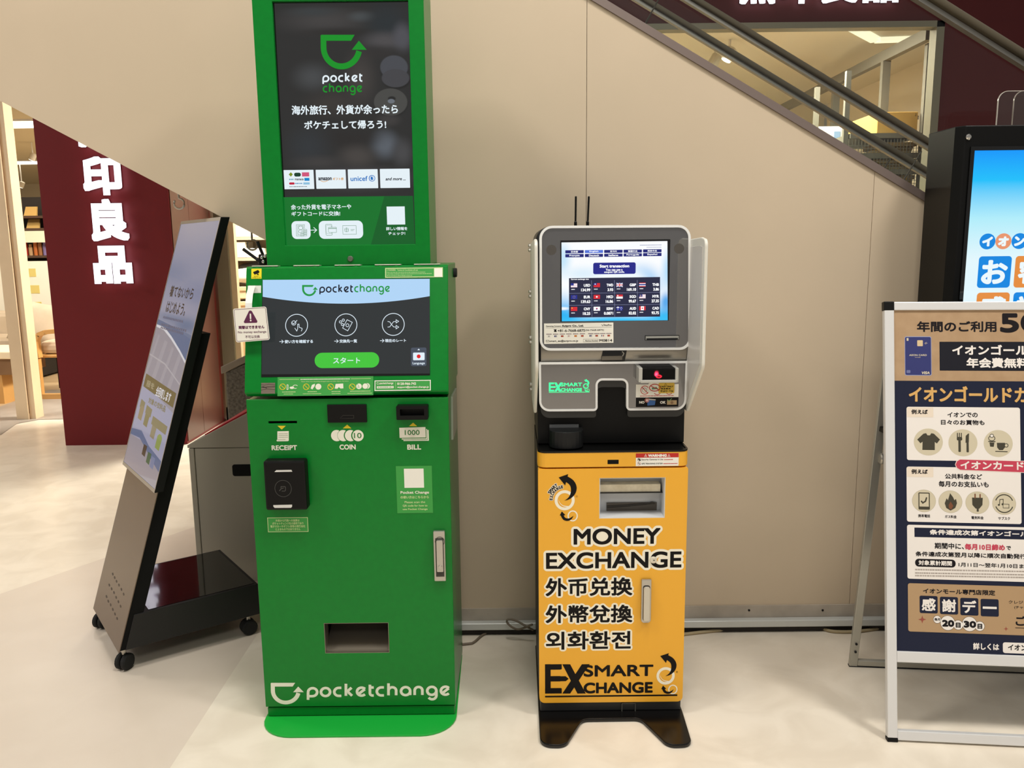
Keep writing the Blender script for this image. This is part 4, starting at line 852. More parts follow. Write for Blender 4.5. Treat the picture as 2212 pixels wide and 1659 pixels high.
# operator sticker, card slot, speakers on the grey faceplate
P = front(YH - .0042).view(1120, 670, 5.027); P.poly([(277, 145), (1030, 134), (1031, 354), (279, 367)], PAPER, 1)
P.text('Operating Company', 297, 166, 463, 184, INK, 2, b=.6, n=4); P.text('Actpro Co., Ltd.', 470, 158, 708, 186, INK, 2, b=1.6, n=6); P.text('ActPro', 928, 152, 1012, 172, INK, 2, b=.8, n=4); P.line([(903, 155), (914, 172), (930, 150)], 4, INK, 2); P.line([(297, 192), (1013, 184)], 2, INK, 2)
P.rect(390, 208, 410, 216, INK, 2, r=3); P.rect(382, 208, 416, 214, INK, 2, r=3); P.poly([(392, 214), (408, 214), (416, 236), (384, 236)], INK, 2); P.text('+81-6-7668-6875', 424, 207, 722, 236, INK, 2, b=1, n=4); P.text('(06-7668-6875)', 726, 207, 928, 230, INK, 2, b=.4, n=4)
fc = ((330, FRD), (403, FBL), (475, FRD), (546, FBL), (620, FYL), (693, FRD), (784, FBL), (849, FRD), (914, FBL), (980, FRD)); fm = {FRD: mat('print_flag_red', (160, 34, 44), .6), FBL: mat('print_flag_blue', (50, 54, 110), .6), FYL: mat('print_flag_orange', (200, 120, 40), .6)}
for i, (c, m) in enumerate(fc):
    P.dashes(c - 28, 261 - i * .9, c + 30, 8, mat('print_mauve', (120, 100, 112), .6), 2, 14, .1); yv = 284 - i * .9
    if i in (0, 3): P.rectframe(c - 14, yv - 8, c + 14, yv + 9, 1, TL if 0 else fm[FBL], 2); P.circ(c, yv, 5, fm[FRD] if i else INK, 2)
    elif i == 8: P.rect(c - 14, yv - 9, c - 5, yv + 9, fm[FBL], 2); P.rect(c + 5, yv - 9, c + 14, yv + 9, fm[FRD], 2)
    else: P.rect(c - 14, yv - 9, c + 14, yv + 9, fm[m], 2); P.rect(c - 4, yv - 2, c + 14, yv + 3, PAPER if i in (1, 6) else fm[FYL], 3)
P.rectframe(298, 325, 330, 348, 2.5, INK, 2); P.line([(298, 326), (314, 340), (330, 326)], 2, INK, 2); P.text('smart_ex@actpro.co.jp', 336, 322, 648, 350, INK, 2, b=.8, n=4)
P.rectframe(703, 313, 866, 346, 2, INK, 2); P.text('Machine Number', 724, 324, 862, 339, INK, 2, b=.3, n=4); P.text('M0814', 878, 314, 1018, 343, INK, 2, b=1.4, n=4)
P.build('operator_sticker', fp)
m_ = MB(); a, b, c, d, _ = front(YH - .004).view(1120, 670, 5.027).bx(1372, 272, 1745, 326); m_.prism([(a, b), (c, b), (c, d), (a, d)], 'y', YH - .0055, YH - .004, 0); m_.prism([(a + .002, b + .002), (c - .002, b + .002), (c - .002, d - .002), (a + .002, d - .002)], 'y', YH - .008, YH - .0055, 1); m_.box(a + .004, c - .004, YH - .0082, YH - .008, b + .002, b + (d - b) * .45, 0)
m_.build('card_slot', [BLKG, mat('slot_steel', (186, 188, 184), .3, metal=.6)], fp)
for c in ((1191, 540), (1467, 537)):
    P = front(YH - .004); P.circ(*c, 11, mat('speaker_mark', (76, 72, 68), .5), 1); P.build('speaker_mark', fp)
# chin
ch_ = rpoly(px_poly([(1166, 742), (1488, 740), (1485, 781), (1167, 784)], YH), [.0, .0, .02, .02], 6)
cza, czb = ch_[0][1] + .012, on(1320, 783, YH).z; cpf = [(YH + .014 - .0135 * math.sin(math.pi * i / 14) ** .7, cza + (czb - cza) * i / 14) for i in range(15)]
cn = MB().prism(cpf + [(YH + .03, czb), (YH + .03, cza)], 'x', hx0 + .004, hx1 - .005).build('chin_panel', mat('chin_steel', (150, 145, 136), .3, metal=.6), y)
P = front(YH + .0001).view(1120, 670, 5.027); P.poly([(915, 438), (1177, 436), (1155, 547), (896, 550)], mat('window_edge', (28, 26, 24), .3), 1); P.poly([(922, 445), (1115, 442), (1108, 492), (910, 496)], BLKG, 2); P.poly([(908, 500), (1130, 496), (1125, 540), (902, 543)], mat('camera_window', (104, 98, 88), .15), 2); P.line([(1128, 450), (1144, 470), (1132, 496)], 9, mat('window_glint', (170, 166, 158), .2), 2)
P.build('camera_window', cn)
# passport and code reader
m_ = MB(); pbox(m_, 1386, 796, 1461, 822, YH - .045, YH + .002, r=2); rd = m_.build('document_reader', BLKG if 0 else mat('reader_black', (8, 8, 8), .6, spec=.15), y, bevel=.003)
m_ = MB()
for x0, x1 in ((1380, 1388), (1459, 1466)): pbox(m_, x0, 795, x1, 826, YH - .05, YH + .002, r=1)
pbox(m_, 1384, 821, 1463, 827, YH - .052, YH + .002, r=1); m_.build('reader_frame', mat('frame_silver', (206, 206, 200), .3, metal=.4), rd, bevel=.0015)
P = front(YH - .045).view(1120, 670, 5.027); P.circ(1524, 720, 34, glow('led_red', (236, 20, 50), 1.4), 1, ry=20); P.circ(1524, 722, 16, glow('led_red_core', (120, 0, 20)), 2, ry=8); P.build('red_lamp', rd)
l = D.lights.new('reader_lamp', 'SPOT'); l.energy = 9; l.color = (1, .04, .1); l.spot_size = math.radians(40); l.spot_blend = .9; l.shadow_soft_size = .006
lo = D.objects.new('reader_lamp', l); COL.objects.link(lo); p = on(1418, 813, YH - .049); lo.location = p; lo.rotation_euler = (on(1416, 772, YH) - p).to_track_quat('-Z', 'Y').to_euler()
# stickers on the lower panel
P = front(YH + .0026).view(1120, 670, 5.027); P.rect(1275, 805, 1738, 945, PAPER, 1); P.rect(1275, 949, 1737, 1050, INK, 1)
for c, yv in ((1372, 868), (1508, 880), (1637, 876)): P.circ(c, yv, 48 if c < 1400 else 42, RED, 2, ring=7, n=32)
P.circ(1368, 868, 26, mat('print_grey', (120, 116, 110), .6), 2, ring=4); P.line([(1340, 836), (1404, 902)], 7, RED, 3); P.dashes(1322, 932, 1685, 8, RED, 2, 14, .25)
P.text('NO', 1310, 986, 1368, 1015, PAPER, 2, b=2, n=6); P.text('OK', 1537, 986, 1598, 1016, PAPER, 2, b=2, n=6)
P.poly([(1400, 975), (1488, 985), (1480, 1030), (1400, 1036)], mat('print_card_blue', (50, 96, 160), .6), 2); P.poly([(1410, 960), (1490, 968), (1488, 980), (1408, 974)], mat('print_card_pale', (190, 190, 186), .6), 2.5); P.circ(1395, 978, 24, mat('print_salmon', (214, 130, 120), .6), 3, ring=5); P.circ(1395, 978, 14, mat('print_salmon_pale', (230, 190, 180), .6), 3)
P.rect(1613, 978, 1718, 1026, mat('print_note_tan', (178, 152, 112), .6), 2); P.circ(1666, 1003, 16, mat('print_note_brown', (140, 108, 74), .6), 3); P.line([(1618, 970), (1634, 986), (1662, 960)], 6, mat('print_tick', (120, 170, 110), .6), 4)
P.build('rule_sticker', mg)
P = front(YH + .0018).view(1120, 670, 5.027); OY = mat('print_amber', (222, 186, 70), .6); P.rect(1408, 790, 1540, 900, PAPER, 1, r=14); P.rect(1520, 790, 1693, 902, OY, 1.5, r=10)
P.circ(1480, 842, 62, RED, 2, ring=9, ry=42, n=36); P.poly([(1446, 842), (1500, 834), (1518, 856), (1450, 862)], mat('print_card_green', (90, 140, 110), .6), 2); P.line([(1434, 822), (1528, 868)], 8, RED, 3)
P.line([(1584, 816), (1597, 796), (1611, 816)], 3, INK, 2, closed=True); P.text('CASH ONLY', 1536, 820, 1682, 838, INK, 2, b=1.4, n=4); P.text('現金專用', 1544, 843, 1650, 862, INK, 2, b=1, n=4); P.text('현금만 가능', 1540, 868, 1682, 890, INK, 2, b=1, n=4)
P.build('cash_only_sticker', mg)
# side shields
for X, f in ((.512, 0), (.067, 1)):
    zA, zB = on(1518, 512, 2.19).z, on(1522, 795, 2.19).z; zC = on(1492, 884, 2.40).z
    pb_ = [(2.66, zA - .012), (2.66, zC), (2.37, zC), (2.19, zB), (2.19, zA - .006), (2.24, zA)]; pq_ = [.01, .01, .01, .03, .02, .02]; pr_ = rim(pb_, pq_)
    s_ = MB().prism(pr_, 'x', X - .0045, X + .0045).build('side_shield', mat('shield_white', (226, 224, 214), .35), y, bevel=.003)
    if not f:
        ip = rim(pb_, pq_, .022); MB().prism(ip, 'x', X - .0055, X - .0045).build('shield_inset', mat('shield_inset', (214, 210, 204), .3), s_, bevel=.001)
    else:
        for yy in (535, 647, 755, 862):
            for dy in (-5, 6):
                p = onx(1153, yy + dy, X - .0045); MB().lathe([(.006, 0), (.006, -.006), (.004, -.008)], (X - .0045, 2.58, p.z), 'x', 10).build('bolt', STEEL, s_)
for a, b in (((1243, 487), (1244, 424)), ((1269, 487), (1272, 424))):
    A, B = on(*a, 2.62), on(*b, 2.62); A.z -= .012
    MB().tube([A, A + (B - A) * .22, A + (B - A) * .25, A + (B - A) * .98, B], [.0046, .0046, .003, .0032, .0026], 8).build('antenna', BLK, y)

# ================================================================== black information display at the wall
kx = 1.38
kd = thing('information_display', 'black floor-standing screen cabinet by the beige wall showing blue and orange Japanese tiles', 'display', (1.68, 2.73, 0))
kz = 1.752
MB().prism([(kx, 2.82), (kx, 2.655), (kx + .02, 2.63), (2.0, 2.63), (2.02, 2.655), (2.02, 2.82)], 'z', .0, kz).build('cabinet', mat('display_black', (6, 6, 6), .4, spec=.25), kd, bevel=.003)
YK = 2.629
p = on(2092, 296, YK); MB().lathe([(.009, 0), (.009, -.003), (.006, -.006), (.002, -.007)], (p.x, YK, p.z), 'y').build('corner_bolt', CHROME, kd)
sx0 = on(2104, 330, YK).x; sz1 = on(2150, 325, YK).z
SCR = D.materials.new('sky_screen'); SCR.use_nodes = True; nt = SCR.node_tree; b = nt.nodes['Principled BSDF']; b.inputs['Base Color'].default_value = (.004, .004, .004, 1); b.inputs['Roughness'].default_value = .1
tc = nt.nodes.new('ShaderNodeTexCoord'); sp = nt.nodes.new('ShaderNodeSeparateXYZ'); rp = nt.nodes.new('ShaderNodeMapRange'); cr_ = nt.nodes.new('ShaderNodeValToRGB')
nt.links.new(tc.outputs['Object'], sp.inputs[0]); nt.links.new(sp.outputs[2], rp.inputs[0]); rp.inputs[1].default_value = sz1; rp.inputs[2].default_value = on(2150, 560, YK).z; nt.links.new(rp.outputs[0], cr_.inputs[0])
e = cr_.color_ramp.elements; e[0].color = rgb((0, 150, 250)); e[1].color = rgb((226, 246, 252)); n_ = e.new(.27); n_.color = rgb((20, 190, 250)); n_ = e.new(.62); n_.color = rgb((176, 236, 250))
nt.links.new(cr_.outputs[0], b.inputs['Emission Color']); b.inputs['Emission Strength'].default_value = 1.0
MB().box(sx0, 1.98, YK - .002, YK, .72, sz1).build('screen', SCR, kd)
MB().prism([(sx0 - .012, .70), (1.99, .70), (1.99, sz1 + .012), (sx0 - .012, sz1 + .012)], 'y', YK - .0035, YK - .0002, holes=[[(sx0, .72), (1.98, .72), (1.98, sz1), (sx0, sz1)]]).build('screen_bezel', BLKG, kd)
P = front(YK - .002).view(1840, 240, 3.949); KB, KO, KW = glow('tile_blue', (0, 134, 224)), glow('tile_orange', (228, 140, 60)), glow('tile_white', (236, 248, 252)); KO2 = glow('tile_peach', (232, 150, 110))
for c, m, t in ((1157, KB, 'イ'), (1293, KO2, 'オ'), (1430, KB, 'ン'), (1566, KO2, 'の')): P.circ(c, 1112 - (c - 1157) * .012, 68, m, 1, n=36); P.text(t, c - 46, 1070 - (c - 1157) * .012, c + 46, 1155 - (c - 1157) * .012, KW, 2, b=7, n=8)
for r_, (row, y0, xs) in enumerate((('お客さま', 1238, 1076), ('感謝デー', 1548, 1058))):
    for i, t in enumerate(row):
        x0 = xs + i * 312; yv = y0 - i * 3; m = (KB, KO)[(i + r_) % 2]; P.rect(x0, yv, x0 + 280, yv + 270, m, 1, r=28); P.text(t, x0 + 30, yv + 32, x0 + 252, yv + 238, KW, 2, b=10, n=16)
P.build('screen_graphics', kd)
ac = thing('acrylic_stand', 'clear acrylic panel with rounded corners standing on top of the black display cabinet', 'stand', (1.62, 2.72, kz))
for x0, dx, Y in ((2152, 0, 2.70), (2186, .04, 2.74)):
    A = on(x0, 268, Y).x; B = on(2170, 196, Y).z
    pl = rr(A, kz + .001, A + .36, B, [0, 0, .03, .03], 8)
    MB().prism(pl, 'y', Y, Y + .004).build('panel', glass('acrylic', (.86, .84, .82), .06), ac)
    MB().prism(pl, 'y', Y - .0004, Y + .0044, holes=[inset(pl, .0016)]).build('panel_edge', mat('acrylic_edge', (196, 190, 180), .2), ac)

# ================================================================== poster A-board
psi = math.radians(-6); ub = Vector((math.cos(psi), math.sin(psi), 0)); nb = Vector((-math.sin(psi), math.cos(psi), 0))
f0 = fl(1918, 1603); f0.z = 0; vb = (nb * .256 + ZA * 1.23).normalized(); nn = ub.cross(vb).normalized()   # nn points to the viewer
if nn.dot(EYE - f0) < 0: nn = -nn
bd = thing('poster_stand', 'white aluminium A-frame stand holding a navy and tan card promotion poster', 'stand', tuple(f0))
def BF(mb, u0, u1, v0, v1, d0, d1, m=0):  # a block in the board's own frame; d is depth behind its front
    c = [f0 + ub * u + vb * v - nn * d for v in (v0, v1) for (u, d) in ((u0, d0), (u1, d0), (u1, d1), (u0, d1))]
    return mb.hexa(c, m)
W_ = .785; Tv = 1.2575; s_ = .027
m_ = MB(); BF(m_, 0, s_, .012, Tv - .02, 0, .02); BF(m_, W_ - s_, W_, .012, Tv - .02, 0, .02); BF(m_, s_, W_ - s_, Tv - .0247, Tv - .0005, 0, .02); BF(m_, s_, W_ - s_, .225, .256, 0, .02); BF(m_, s_, W_ - s_, .006, .033, 0, .02)
m_.build('front_frame', ALUW, bd, bevel=.002)
m_ = MB()
for u0, u1 in ((-.0015, s_), (W_ - s_, W_ + .0015)): BF(m_, u0, u1, Tv - .0255, Tv + .001, -.001, .021)
for u0 in (0, W_ - s_): BF(m_, u0, u0 + s_, .0, .012, -.001, .021)
# four separate caps
for (u0, u1, v0, v1) in ((-.0015, s_, Tv - .0255, Tv + .001), (W_ - s_, W_ + .0015, Tv - .0255, Tv + .001), (-.001, s_ + .001, .0005, .0118), (W_ - s_ - .001, W_ + .001, .0005, .0118)):
    q = MB(); BF(q, u0, u1, v0, v1, -.001, .021); q.build('corner_cap', BLK, bd, bevel=.002)
KRAFT = mat('poster_kraft', (178, 148, 114), .6, noise=(28, (168, 137, 103), .8)); NAVY = mat('poster_navy', (24, 30, 54), .5, spec=.3); CARD = mat('poster_card', (236, 230, 224), .6); TAUPE = mat('poster_taupe', (206, 196, 170), .6); DKB = mat('poster_dark', (24, 20, 24), .6, spec=.2); TAN = mat('poster_tan', (176, 145, 108), .6); GOLD = mat('poster_gold', (214, 168, 98), .55); PINK = mat('poster_red', (196, 60, 84), .55); CBL = mat('poster_card_blue', (44, 50, 110), .5); TAG = mat('poster_tag', (232, 218, 200), .6)
m_ = MB(); BF(m_, s_ - .004, W_ - s_ + .004, .254, Tv - .023, .006, .012); po = m_.build('poster', NAVY, bd)
P = Print(f0 - nn * .006, ub, vb).view(1820, 640, 3.949)
vT = Tv - .0247; vK = P.uv(438, 720)[1]
P.polyuv([(s_, vK), (W_ - s_, vK), (W_ - s_, vT), (s_, vT)], KRAFT, 1)
P.text('年間のご利用', 632, 212, 1312, 306, DKB, 2, b=3.9, n=8); P.text('50', 1342, 142, 1700, 312, DKB, 2, b=10.14, n=20)
P.rect(530, 343, 758, 676, mat('poster_card_edge', (150, 160, 200), .5), 2, r=14); P.rect(534, 348, 754, 671, CBL, 3, r=12); P.rect(636, 375, 684, 426, mat('poster_chip', (214, 190, 150), .5), 4, r=6)
P.rect(546, 356, 562, 380, TAUPE, 4); P.line([(700, 402), (716, 392)], 3, TAUPE, 4); P.line([(704, 408), (722, 400)], 3, TAUPE, 4); P.text('AEON CARD', 568, 494, 718, 510, TAUPE, 4, b=0.62, n=4); P.text('WEB', 616, 518, 664, 525, TAUPE, 4); P.text('VISA', 672, 641, 745, 665, TAUPE, 4, b=1.72, shear=.25, n=6); P.rect(545, 630, 578, 655, mat('poster_mark', (110, 116, 160), .5), 4, r=6)
a, b_ = P.uv(826, 388)[0], P.uv(826, 388)[1]; c_ = P.uv(826, 634)[1]
P.polyuv([(a, c_), (W_ - s_ - .04, c_), (W_ - s_ - .04, b_), (a, b_)], mat('poster_black', (20, 21, 32), .55, spec=.3), 2)
P.text('イオンゴールドカード', 930, 414, 2010, 502, CARD, 3, b=3.9, n=8); P.text('年会費無料', 1055, 524, 1590, 612, CARD, 3, b=3.9, n=8)
P.text('イオンゴールドカードなら', 556, 768, 2090, 908, GOLD, 3, b=5.46, n=8)
def tile(x0, y0, w_px, h_px, m, lay=1, r=.006):   # a rounded card whose top-left corner is at the pixel
    u0, v1 = P.uv(x0, y0); v0 = P.uv(x0, y0 + h_px)[1]; u1 = P.uv(x0 + w_px, y0 + 12)[0]
    P.polyuv(rr(u0, v0, u1, v1, r, 4), m, lay)
for y0 in (942, 1452):
    tile(545, y0, 968 if y0 < 1000 else 975, 455 if y0 < 1000 else 470, CARD, 2); tile(548, y0 + 4, 226, 84, TAG, 3, .002); P.text('例えば', 586, y0 + 24, 726, y0 + 64, DKB, 4, b=1.95, n=6)
    tile(1560, y0 + 10, 700, 455 if y0 < 1000 else 470, CARD, 2)
P.text('イオンでの', 893, 990, 1152, 1032, DKB, 4, b=1.56, n=6); P.text('日々のお買物も', 838, 1054, 1210, 1098, DKB, 4, b=1.56, n=6)
for c, yv in ((731, 1243), (1026, 1250), (1327, 1256)): P.circ(c, yv, 124, TAUPE, 3, ry=115, n=36)
OL = mat('poster_olive', (62, 58, 44), .6)
P.poly([(690, 1172), (712, 1168), (724, 1186), (745, 1186), (756, 1168), (778, 1172), (830, 1222), (804, 1256), (786, 1242), (786, 1312), (680, 1310), (682, 1240), (664, 1254), (636, 1222)], OL, 4)
P.rect(987, 1225, 1008, 1328, OL, 4, r=6); P.rect(974, 1200, 1020, 1230, OL, 4, r=10)
for x in (979, 996, 1013): P.line([(x, 1168), (x, 1215)], 8, OL, 4)
P.rect(1056, 1250, 1076, 1331, OL, 4, r=6); P.poly([(1072, 1170), (1050, 1190), (1048, 1250), (1076, 1250), (1078, 1172)], OL, 4)
P.circ(1272, 1212, 30, OL, 4, ring=6, ry=24); P.circ(1272, 1190, 18, CARD, 4.5, ry=16); P.circ(1272, 1190, 18, OL, 5, ring=5, ry=16); P.line([(1245, 1238), (1300, 1240)], 8, OL, 5); P.poly([(1252, 1246), (1294, 1248), (1288, 1284), (1258, 1282)], OL, 5)
P.poly([(1315, 1250), (1385, 1250), (1384, 1290), (1366, 1312), (1336, 1312), (1318, 1290)], OL, 4); P.circ(1396, 1272, 18, OL, 4, ring=6); P.line([(1305, 1323), (1404, 1326)], 8, OL, 4)
P.poly([(1000, 1388), (2100, 1420), (2100, 1528), (1000, 1484), (970, 1464), (958, 1436), (970, 1404)], mat('poster_edge', (238, 214, 206), .6), 4); P.poly([(1002, 1393), (2100, 1425), (2100, 1523), (1002, 1479), (976, 1462), (964, 1436), (976, 1408)], PINK, 5)
P.text('イオンカードにまとめて', 1000, 1412, 2010, 1482, CARD, 6, b=3.12, n=6)
P.view(1800, 1040, 2.7646)
P.view(1820, 640, 3.949); P.text('公共料金など', 872, 1514, 1190, 1560, DKB, 4, b=1.56, n=6); P.text('毎月のお支払いも', 818, 1578, 1245, 1628, DKB, 4, b=1.56, n=6)
P.view(1800, 1040, 2.7646)
for c, yv in ((541, 116), (699, 121), (860, 127), (1020, 132)): P.circ(c, yv, 70, TAUPE, 3, ry=66, n=36); P.circ(c, yv, 71, mat('poster_ring', (150, 140, 110), .6), 2.6, ry=67, n=36)
P.rectframe(508, 66, 576, 168, 6, OL, 4, r=6); P.rect(510, 150, 574, 166, OL, 4); P.line([(526, 118), (534, 128), (550, 118), (556, 98)], 9, OL, 4)
BR = mat('poster_brown', (120, 72, 44), .6); P.poly([(697, 70), (716, 96), (722, 112), (732, 104), (738, 130), (728, 158), (700, 174), (674, 158), (665, 130), (676, 100), (684, 112)], OL, 4); P.poly([(700, 120), (716, 146), (704, 168), (690, 160), (688, 140)], BR, 5)
P.poly([(828, 96), (892, 98), (890, 140), (872, 162), (850, 162), (830, 140)], OL, 4); P.line([(846, 76), (846, 98)], 8, BR, 4); P.line([(876, 78), (876, 98)], 8, BR, 4); P.rect(856, 158, 868, 180, OL, 4)
P.circ(1020, 132, 56, OL, 4, ring=6, a0=20, a1=160); P.circ(1020, 132, 56, OL, 4, ring=6, a0=200, a1=340); P.line([(992, 140), (994, 108), (1014, 106), (1014, 134)], 4, OL, 4); P.circ(988, 140, 6, OL, 4); P.circ(1010, 136, 6, OL, 4); P.rectframe(1012, 134, 1050, 160, 3, OL, 4)
for t, x0, y0, x1 in (('携帯電話', 506, 196, 578), ('ガス料金', 666, 201, 736), ('電気料金', 824, 207, 897), ('サブスク', 984, 211, 1055)): P.text(t, x0, y0, x1, y0 + 19, DKB, 4, b=0.47, n=4)
tile(440, 258, 1300, 322, CARD, 2, .006); 
u0, v1 = P.uv(484, 275); v0 = P.uv(484, 331)[1]; P.polyuv([(u0, v0), (W_ - s_ - .02, v0), (W_ - s_ - .02, v1), (u0, v1)], NAVY, 3)
P.text('条件達成次第イオンゴールドカードを発行!', 570, 296, 1520, 329, CARD, 4, b=1.72, n=6)
P.text('期間中に、', 604, 367, 780, 404, DKB, 4, b=1.17, n=6); P.text('毎月10日締め', 784, 373, 1024, 411, PINK, 4, b=1.87, n=6); P.text('で', 1032, 386, 1060, 410, DKB, 4, b=1.17, n=6)
P.text('条件達成次第翌月以降に順次自動発行', 488, 425, 1150, 455, DKB, 4, b=1.09, n=6)
P.rect(488, 464, 730, 511, DKB, 3, r=22); P.text('対象累計期間', 508, 472, 708, 502, CARD, 4, b=1.09, n=6); P.text('1月11日〜翌年1月10日まで', 746, 488, 1175, 515, DKB, 4, b=0.94, n=4)
GP = mat('poster_fine_print', (172, 162, 154), .6)
for yv in (526, 546, 562): P.dashes(488, yv, 1300, 9, GP, 3, 14, .18, .018)
tile(445, 607, 1300, 288, TAN, 2, .006)
P.text('イオンモール専門店限定', 534, 643, 966, 675, DKB, 3, b=1.4, n=6)
for i, t in enumerate('感謝デー'): x0, y0 = 515 + 121.5 * i, 683 + 6.4 * i; P.rect(x0, y0, x0 + 108, y0 + 104, NAVY, 3, r=10); P.text(t, x0 + 12, y0 + 14, x0 + 96, y0 + 90, CARD, 4, b=2.65, n=10)
for c, yv, r_ in ((620, 824, 22), (683, 845, 43), (745, 857, 28), (813, 851, 43), (874, 864, 28)): P.circ(c, yv, r_ + 2, DKB, 3); P.circ(c, yv, r_, CARD, 3.4)
for t, x0, y0, x1, y1, b in (('毎月', 603, 815, 637, 832, .6), ('20', 648, 826, 722, 868, 4), ('日', 730, 843, 760, 873, 2), ('30', 777, 832, 853, 874, 4), ('日', 860, 850, 889, 880, 2)): P.text(t, x0, y0, x1, y1, DKB, 5, b=b, n=6)
for cx, cy, r_ in ((531, 824, 24), (1031, 880, 14)): P.poly([(cx, cy - r_), (cx + r_ * .25, cy - r_ * .25), (cx + r_, cy), (cx + r_ * .25, cy + r_ * .25), (cx, cy + r_), (cx - r_ * .25, cy + r_ * .25), (cx - r_, cy), (cx - r_ * .25, cy - r_ * .25)], mat('poster_spark', (150, 74, 60), .6), 3)
P.text('クレジット', 1046, 712, 1190, 732, DKB, 3, b=0.47, n=4); P.text('(チャージ)', 1080, 744, 1190, 764, DKB, 3, b=0.47, n=4); P.text('ご', 1088, 802, 1150, 862, DKB, 3, b=2.34, n=6); P.line([(1088, 874), (1300, 882)], 4, DKB, 3)
P.text('詳しくは', 834, 965, 990, 1007, CARD, 3, b=1.72, n=6); tile(1012, 960, 320, 64, CARD, 2, .006); P.text('イオンカード', 1042, 976, 1270, 1012, DKB, 3, b=1.4, n=6)
P.build('poster_print', po)
# back legs
r0 = fl(1833, 1438); r0.z = 0; base_d = (r0 - f0).dot(nb); u0r = (r0 - f0).dot(ub)
apex = f0 + vb * (Tv - .06) - nn * .03
rdir = ((f0 + nb * base_d) - (f0 + nb * ((apex - f0).dot(nb)) + ZA * apex.z)).normalized()
A0 = f0 + nb * ((apex - f0).dot(nb)) + ZA * apex.z; rn = ub.cross(rdir).normalized(); Lr = (f0 + nb * base_d - A0).length
def RB(mb, u0, u1, t0, t1, d0, d1): return mb.hexa([A0 + ub * u + rdir * t + rn * d for t in (t1, t0) for (u, d) in ((u0, d0), (u1, d0), (u1, d1), (u0, d1))])
ur = u0r; wr = W_ - u0r - .0
m_ = MB(); RB(m_, ur, ur + .026, 0, Lr - .004, -.008, .008); RB(m_, wr - .026, wr, 0, Lr - .004, -.008, .008); RB(m_, ur + .026, wr - .026, Lr - .026, Lr - .0055, -.0075, .0075); RB(m_, ur + .026, wr - .026, 0, .025, -.007, .007)
m_.build('rear_leg_frame', mat('leg_aluminium', (176, 174, 164), .35, metal=.5), bd, bevel=.002)
q = MB(); RB(q, ur - .001, wr + .001, Lr - .004, Lr - .0005, -.0085, .0085); q.build('leg_foot', mat('foot_black', (30, 30, 28), .5), bd, bevel=.002)
for t in (.09, .06):
    c = A0 + ub * (ur + .013) + rdir * (Lr - t); q = MB().lathe([(.004, 0), (.004, -.003)], (c.x, c.y - .009, c.z), 'y', 8); q.build('rivet', RUBBER, bd)
hp = on(1903, 990, 2.47); q = MB().lathe([(.014, -.006), (.018, -.002), (.018, .006), (.008, .010)], tuple(hp), 'x', 14); q.tube([hp, hp + Vector((.012, -.015, .055))], .004, 6)
q.build('hinge_stay', STEEL, bd)
hp2 = on(1907, 928, 2.45); MB().box(hp2.x - .006, hp2.x + .02, 2.43, 2.47, hp2.z - .008, hp2.z + .008).build('stay_clip', BLK, bd, bevel=.002)

# ================================================================== slanted digital sign on castors
wv = Vector((.805, .593, 0)); uv_ = Vector((-.593, .805, 0))
g0 = fl(250, 1413, .075); g0.z = 0
ds = thing('digital_sign', 'slanted black digital signage screen on a wheeled L-shaped stand beside the green kiosk', 'sign', tuple(g0))
WL = .442; LEAN = .31
S = lambda a, u, z: g0 + wv * a + uv_ * u + ZA * z
def slab(mb, a0, a1, z0, z1, u0, u1, m=0):   # leaning block: front a0, back a1 at z0
    da = LEAN * (z1 - z0); return mb.hexa([S(a0, u0, z0), S(a1, u0, z0), S(a1, u1, z0), S(a0, u1, z0), S(a0 + da, u0, z1), S(a1 + da, u0, z1), S(a1 + da, u1, z1), S(a0 + da, u1, z1)], m)
m_ = MB(); slab(m_, .012, .062, .078, 1.122, 0.004, WL - .004); cm = m_.build('column', BLKM, ds, bevel=.002)
m_ = MB(); slab(m_, .009, .0118, .075, 1.118, 0, WL); fpn = m_.build('column_front', mat('grey_brown_metal', (112, 98, 88), .26, metal=.85), ds)
m_ = MB(); PF = Print(S(.009, 0, .075), uv_, (wv * LEAN + ZA)).view(180, 1000, 3.457)
for pts in (((220, 830), (234, 856), (248, 884), (266, 912), (284, 944), (301, 980)), ((194, 912), (211, 940), (229, 968), (245, 1004), (262, 1036), (278, 1070)), ((173, 998), (186, 1032), (204, 1060), (220, 1094), (236, 1128), (252, 1162))):
    for p in pts: PF.circ(*p, 5, mat('hole_dark', (66, 54, 46), .6), 1, ry=9, n=10)
PF.build('speaker_grille', fpn)
BS = mat('base_black', (12, 12, 13), .5)
m_ = MB(); m_.hexa([S(.03, .0, .078), S(.49, .0, .078), S(.49, WL, .078), S(.03, WL, .078), S(.0665, .0, .195), S(.49, .0, .195), S(.49, WL, .195), S(.0665, WL, .195)]); m_.build('base', BS, ds, bevel=.002)
m_ = MB(); m_.hexa([S(.115, .012, .1951), S(.478, .012, .1951), S(.478, WL - .012, .1951), S(.115, WL - .012, .1951), S(.115, .012, .1965), S(.478, .012, .1965), S(.478, WL - .012, .1965), S(.115, WL - .012, .1965)]); m_.build('base_top', BLKG, ds)
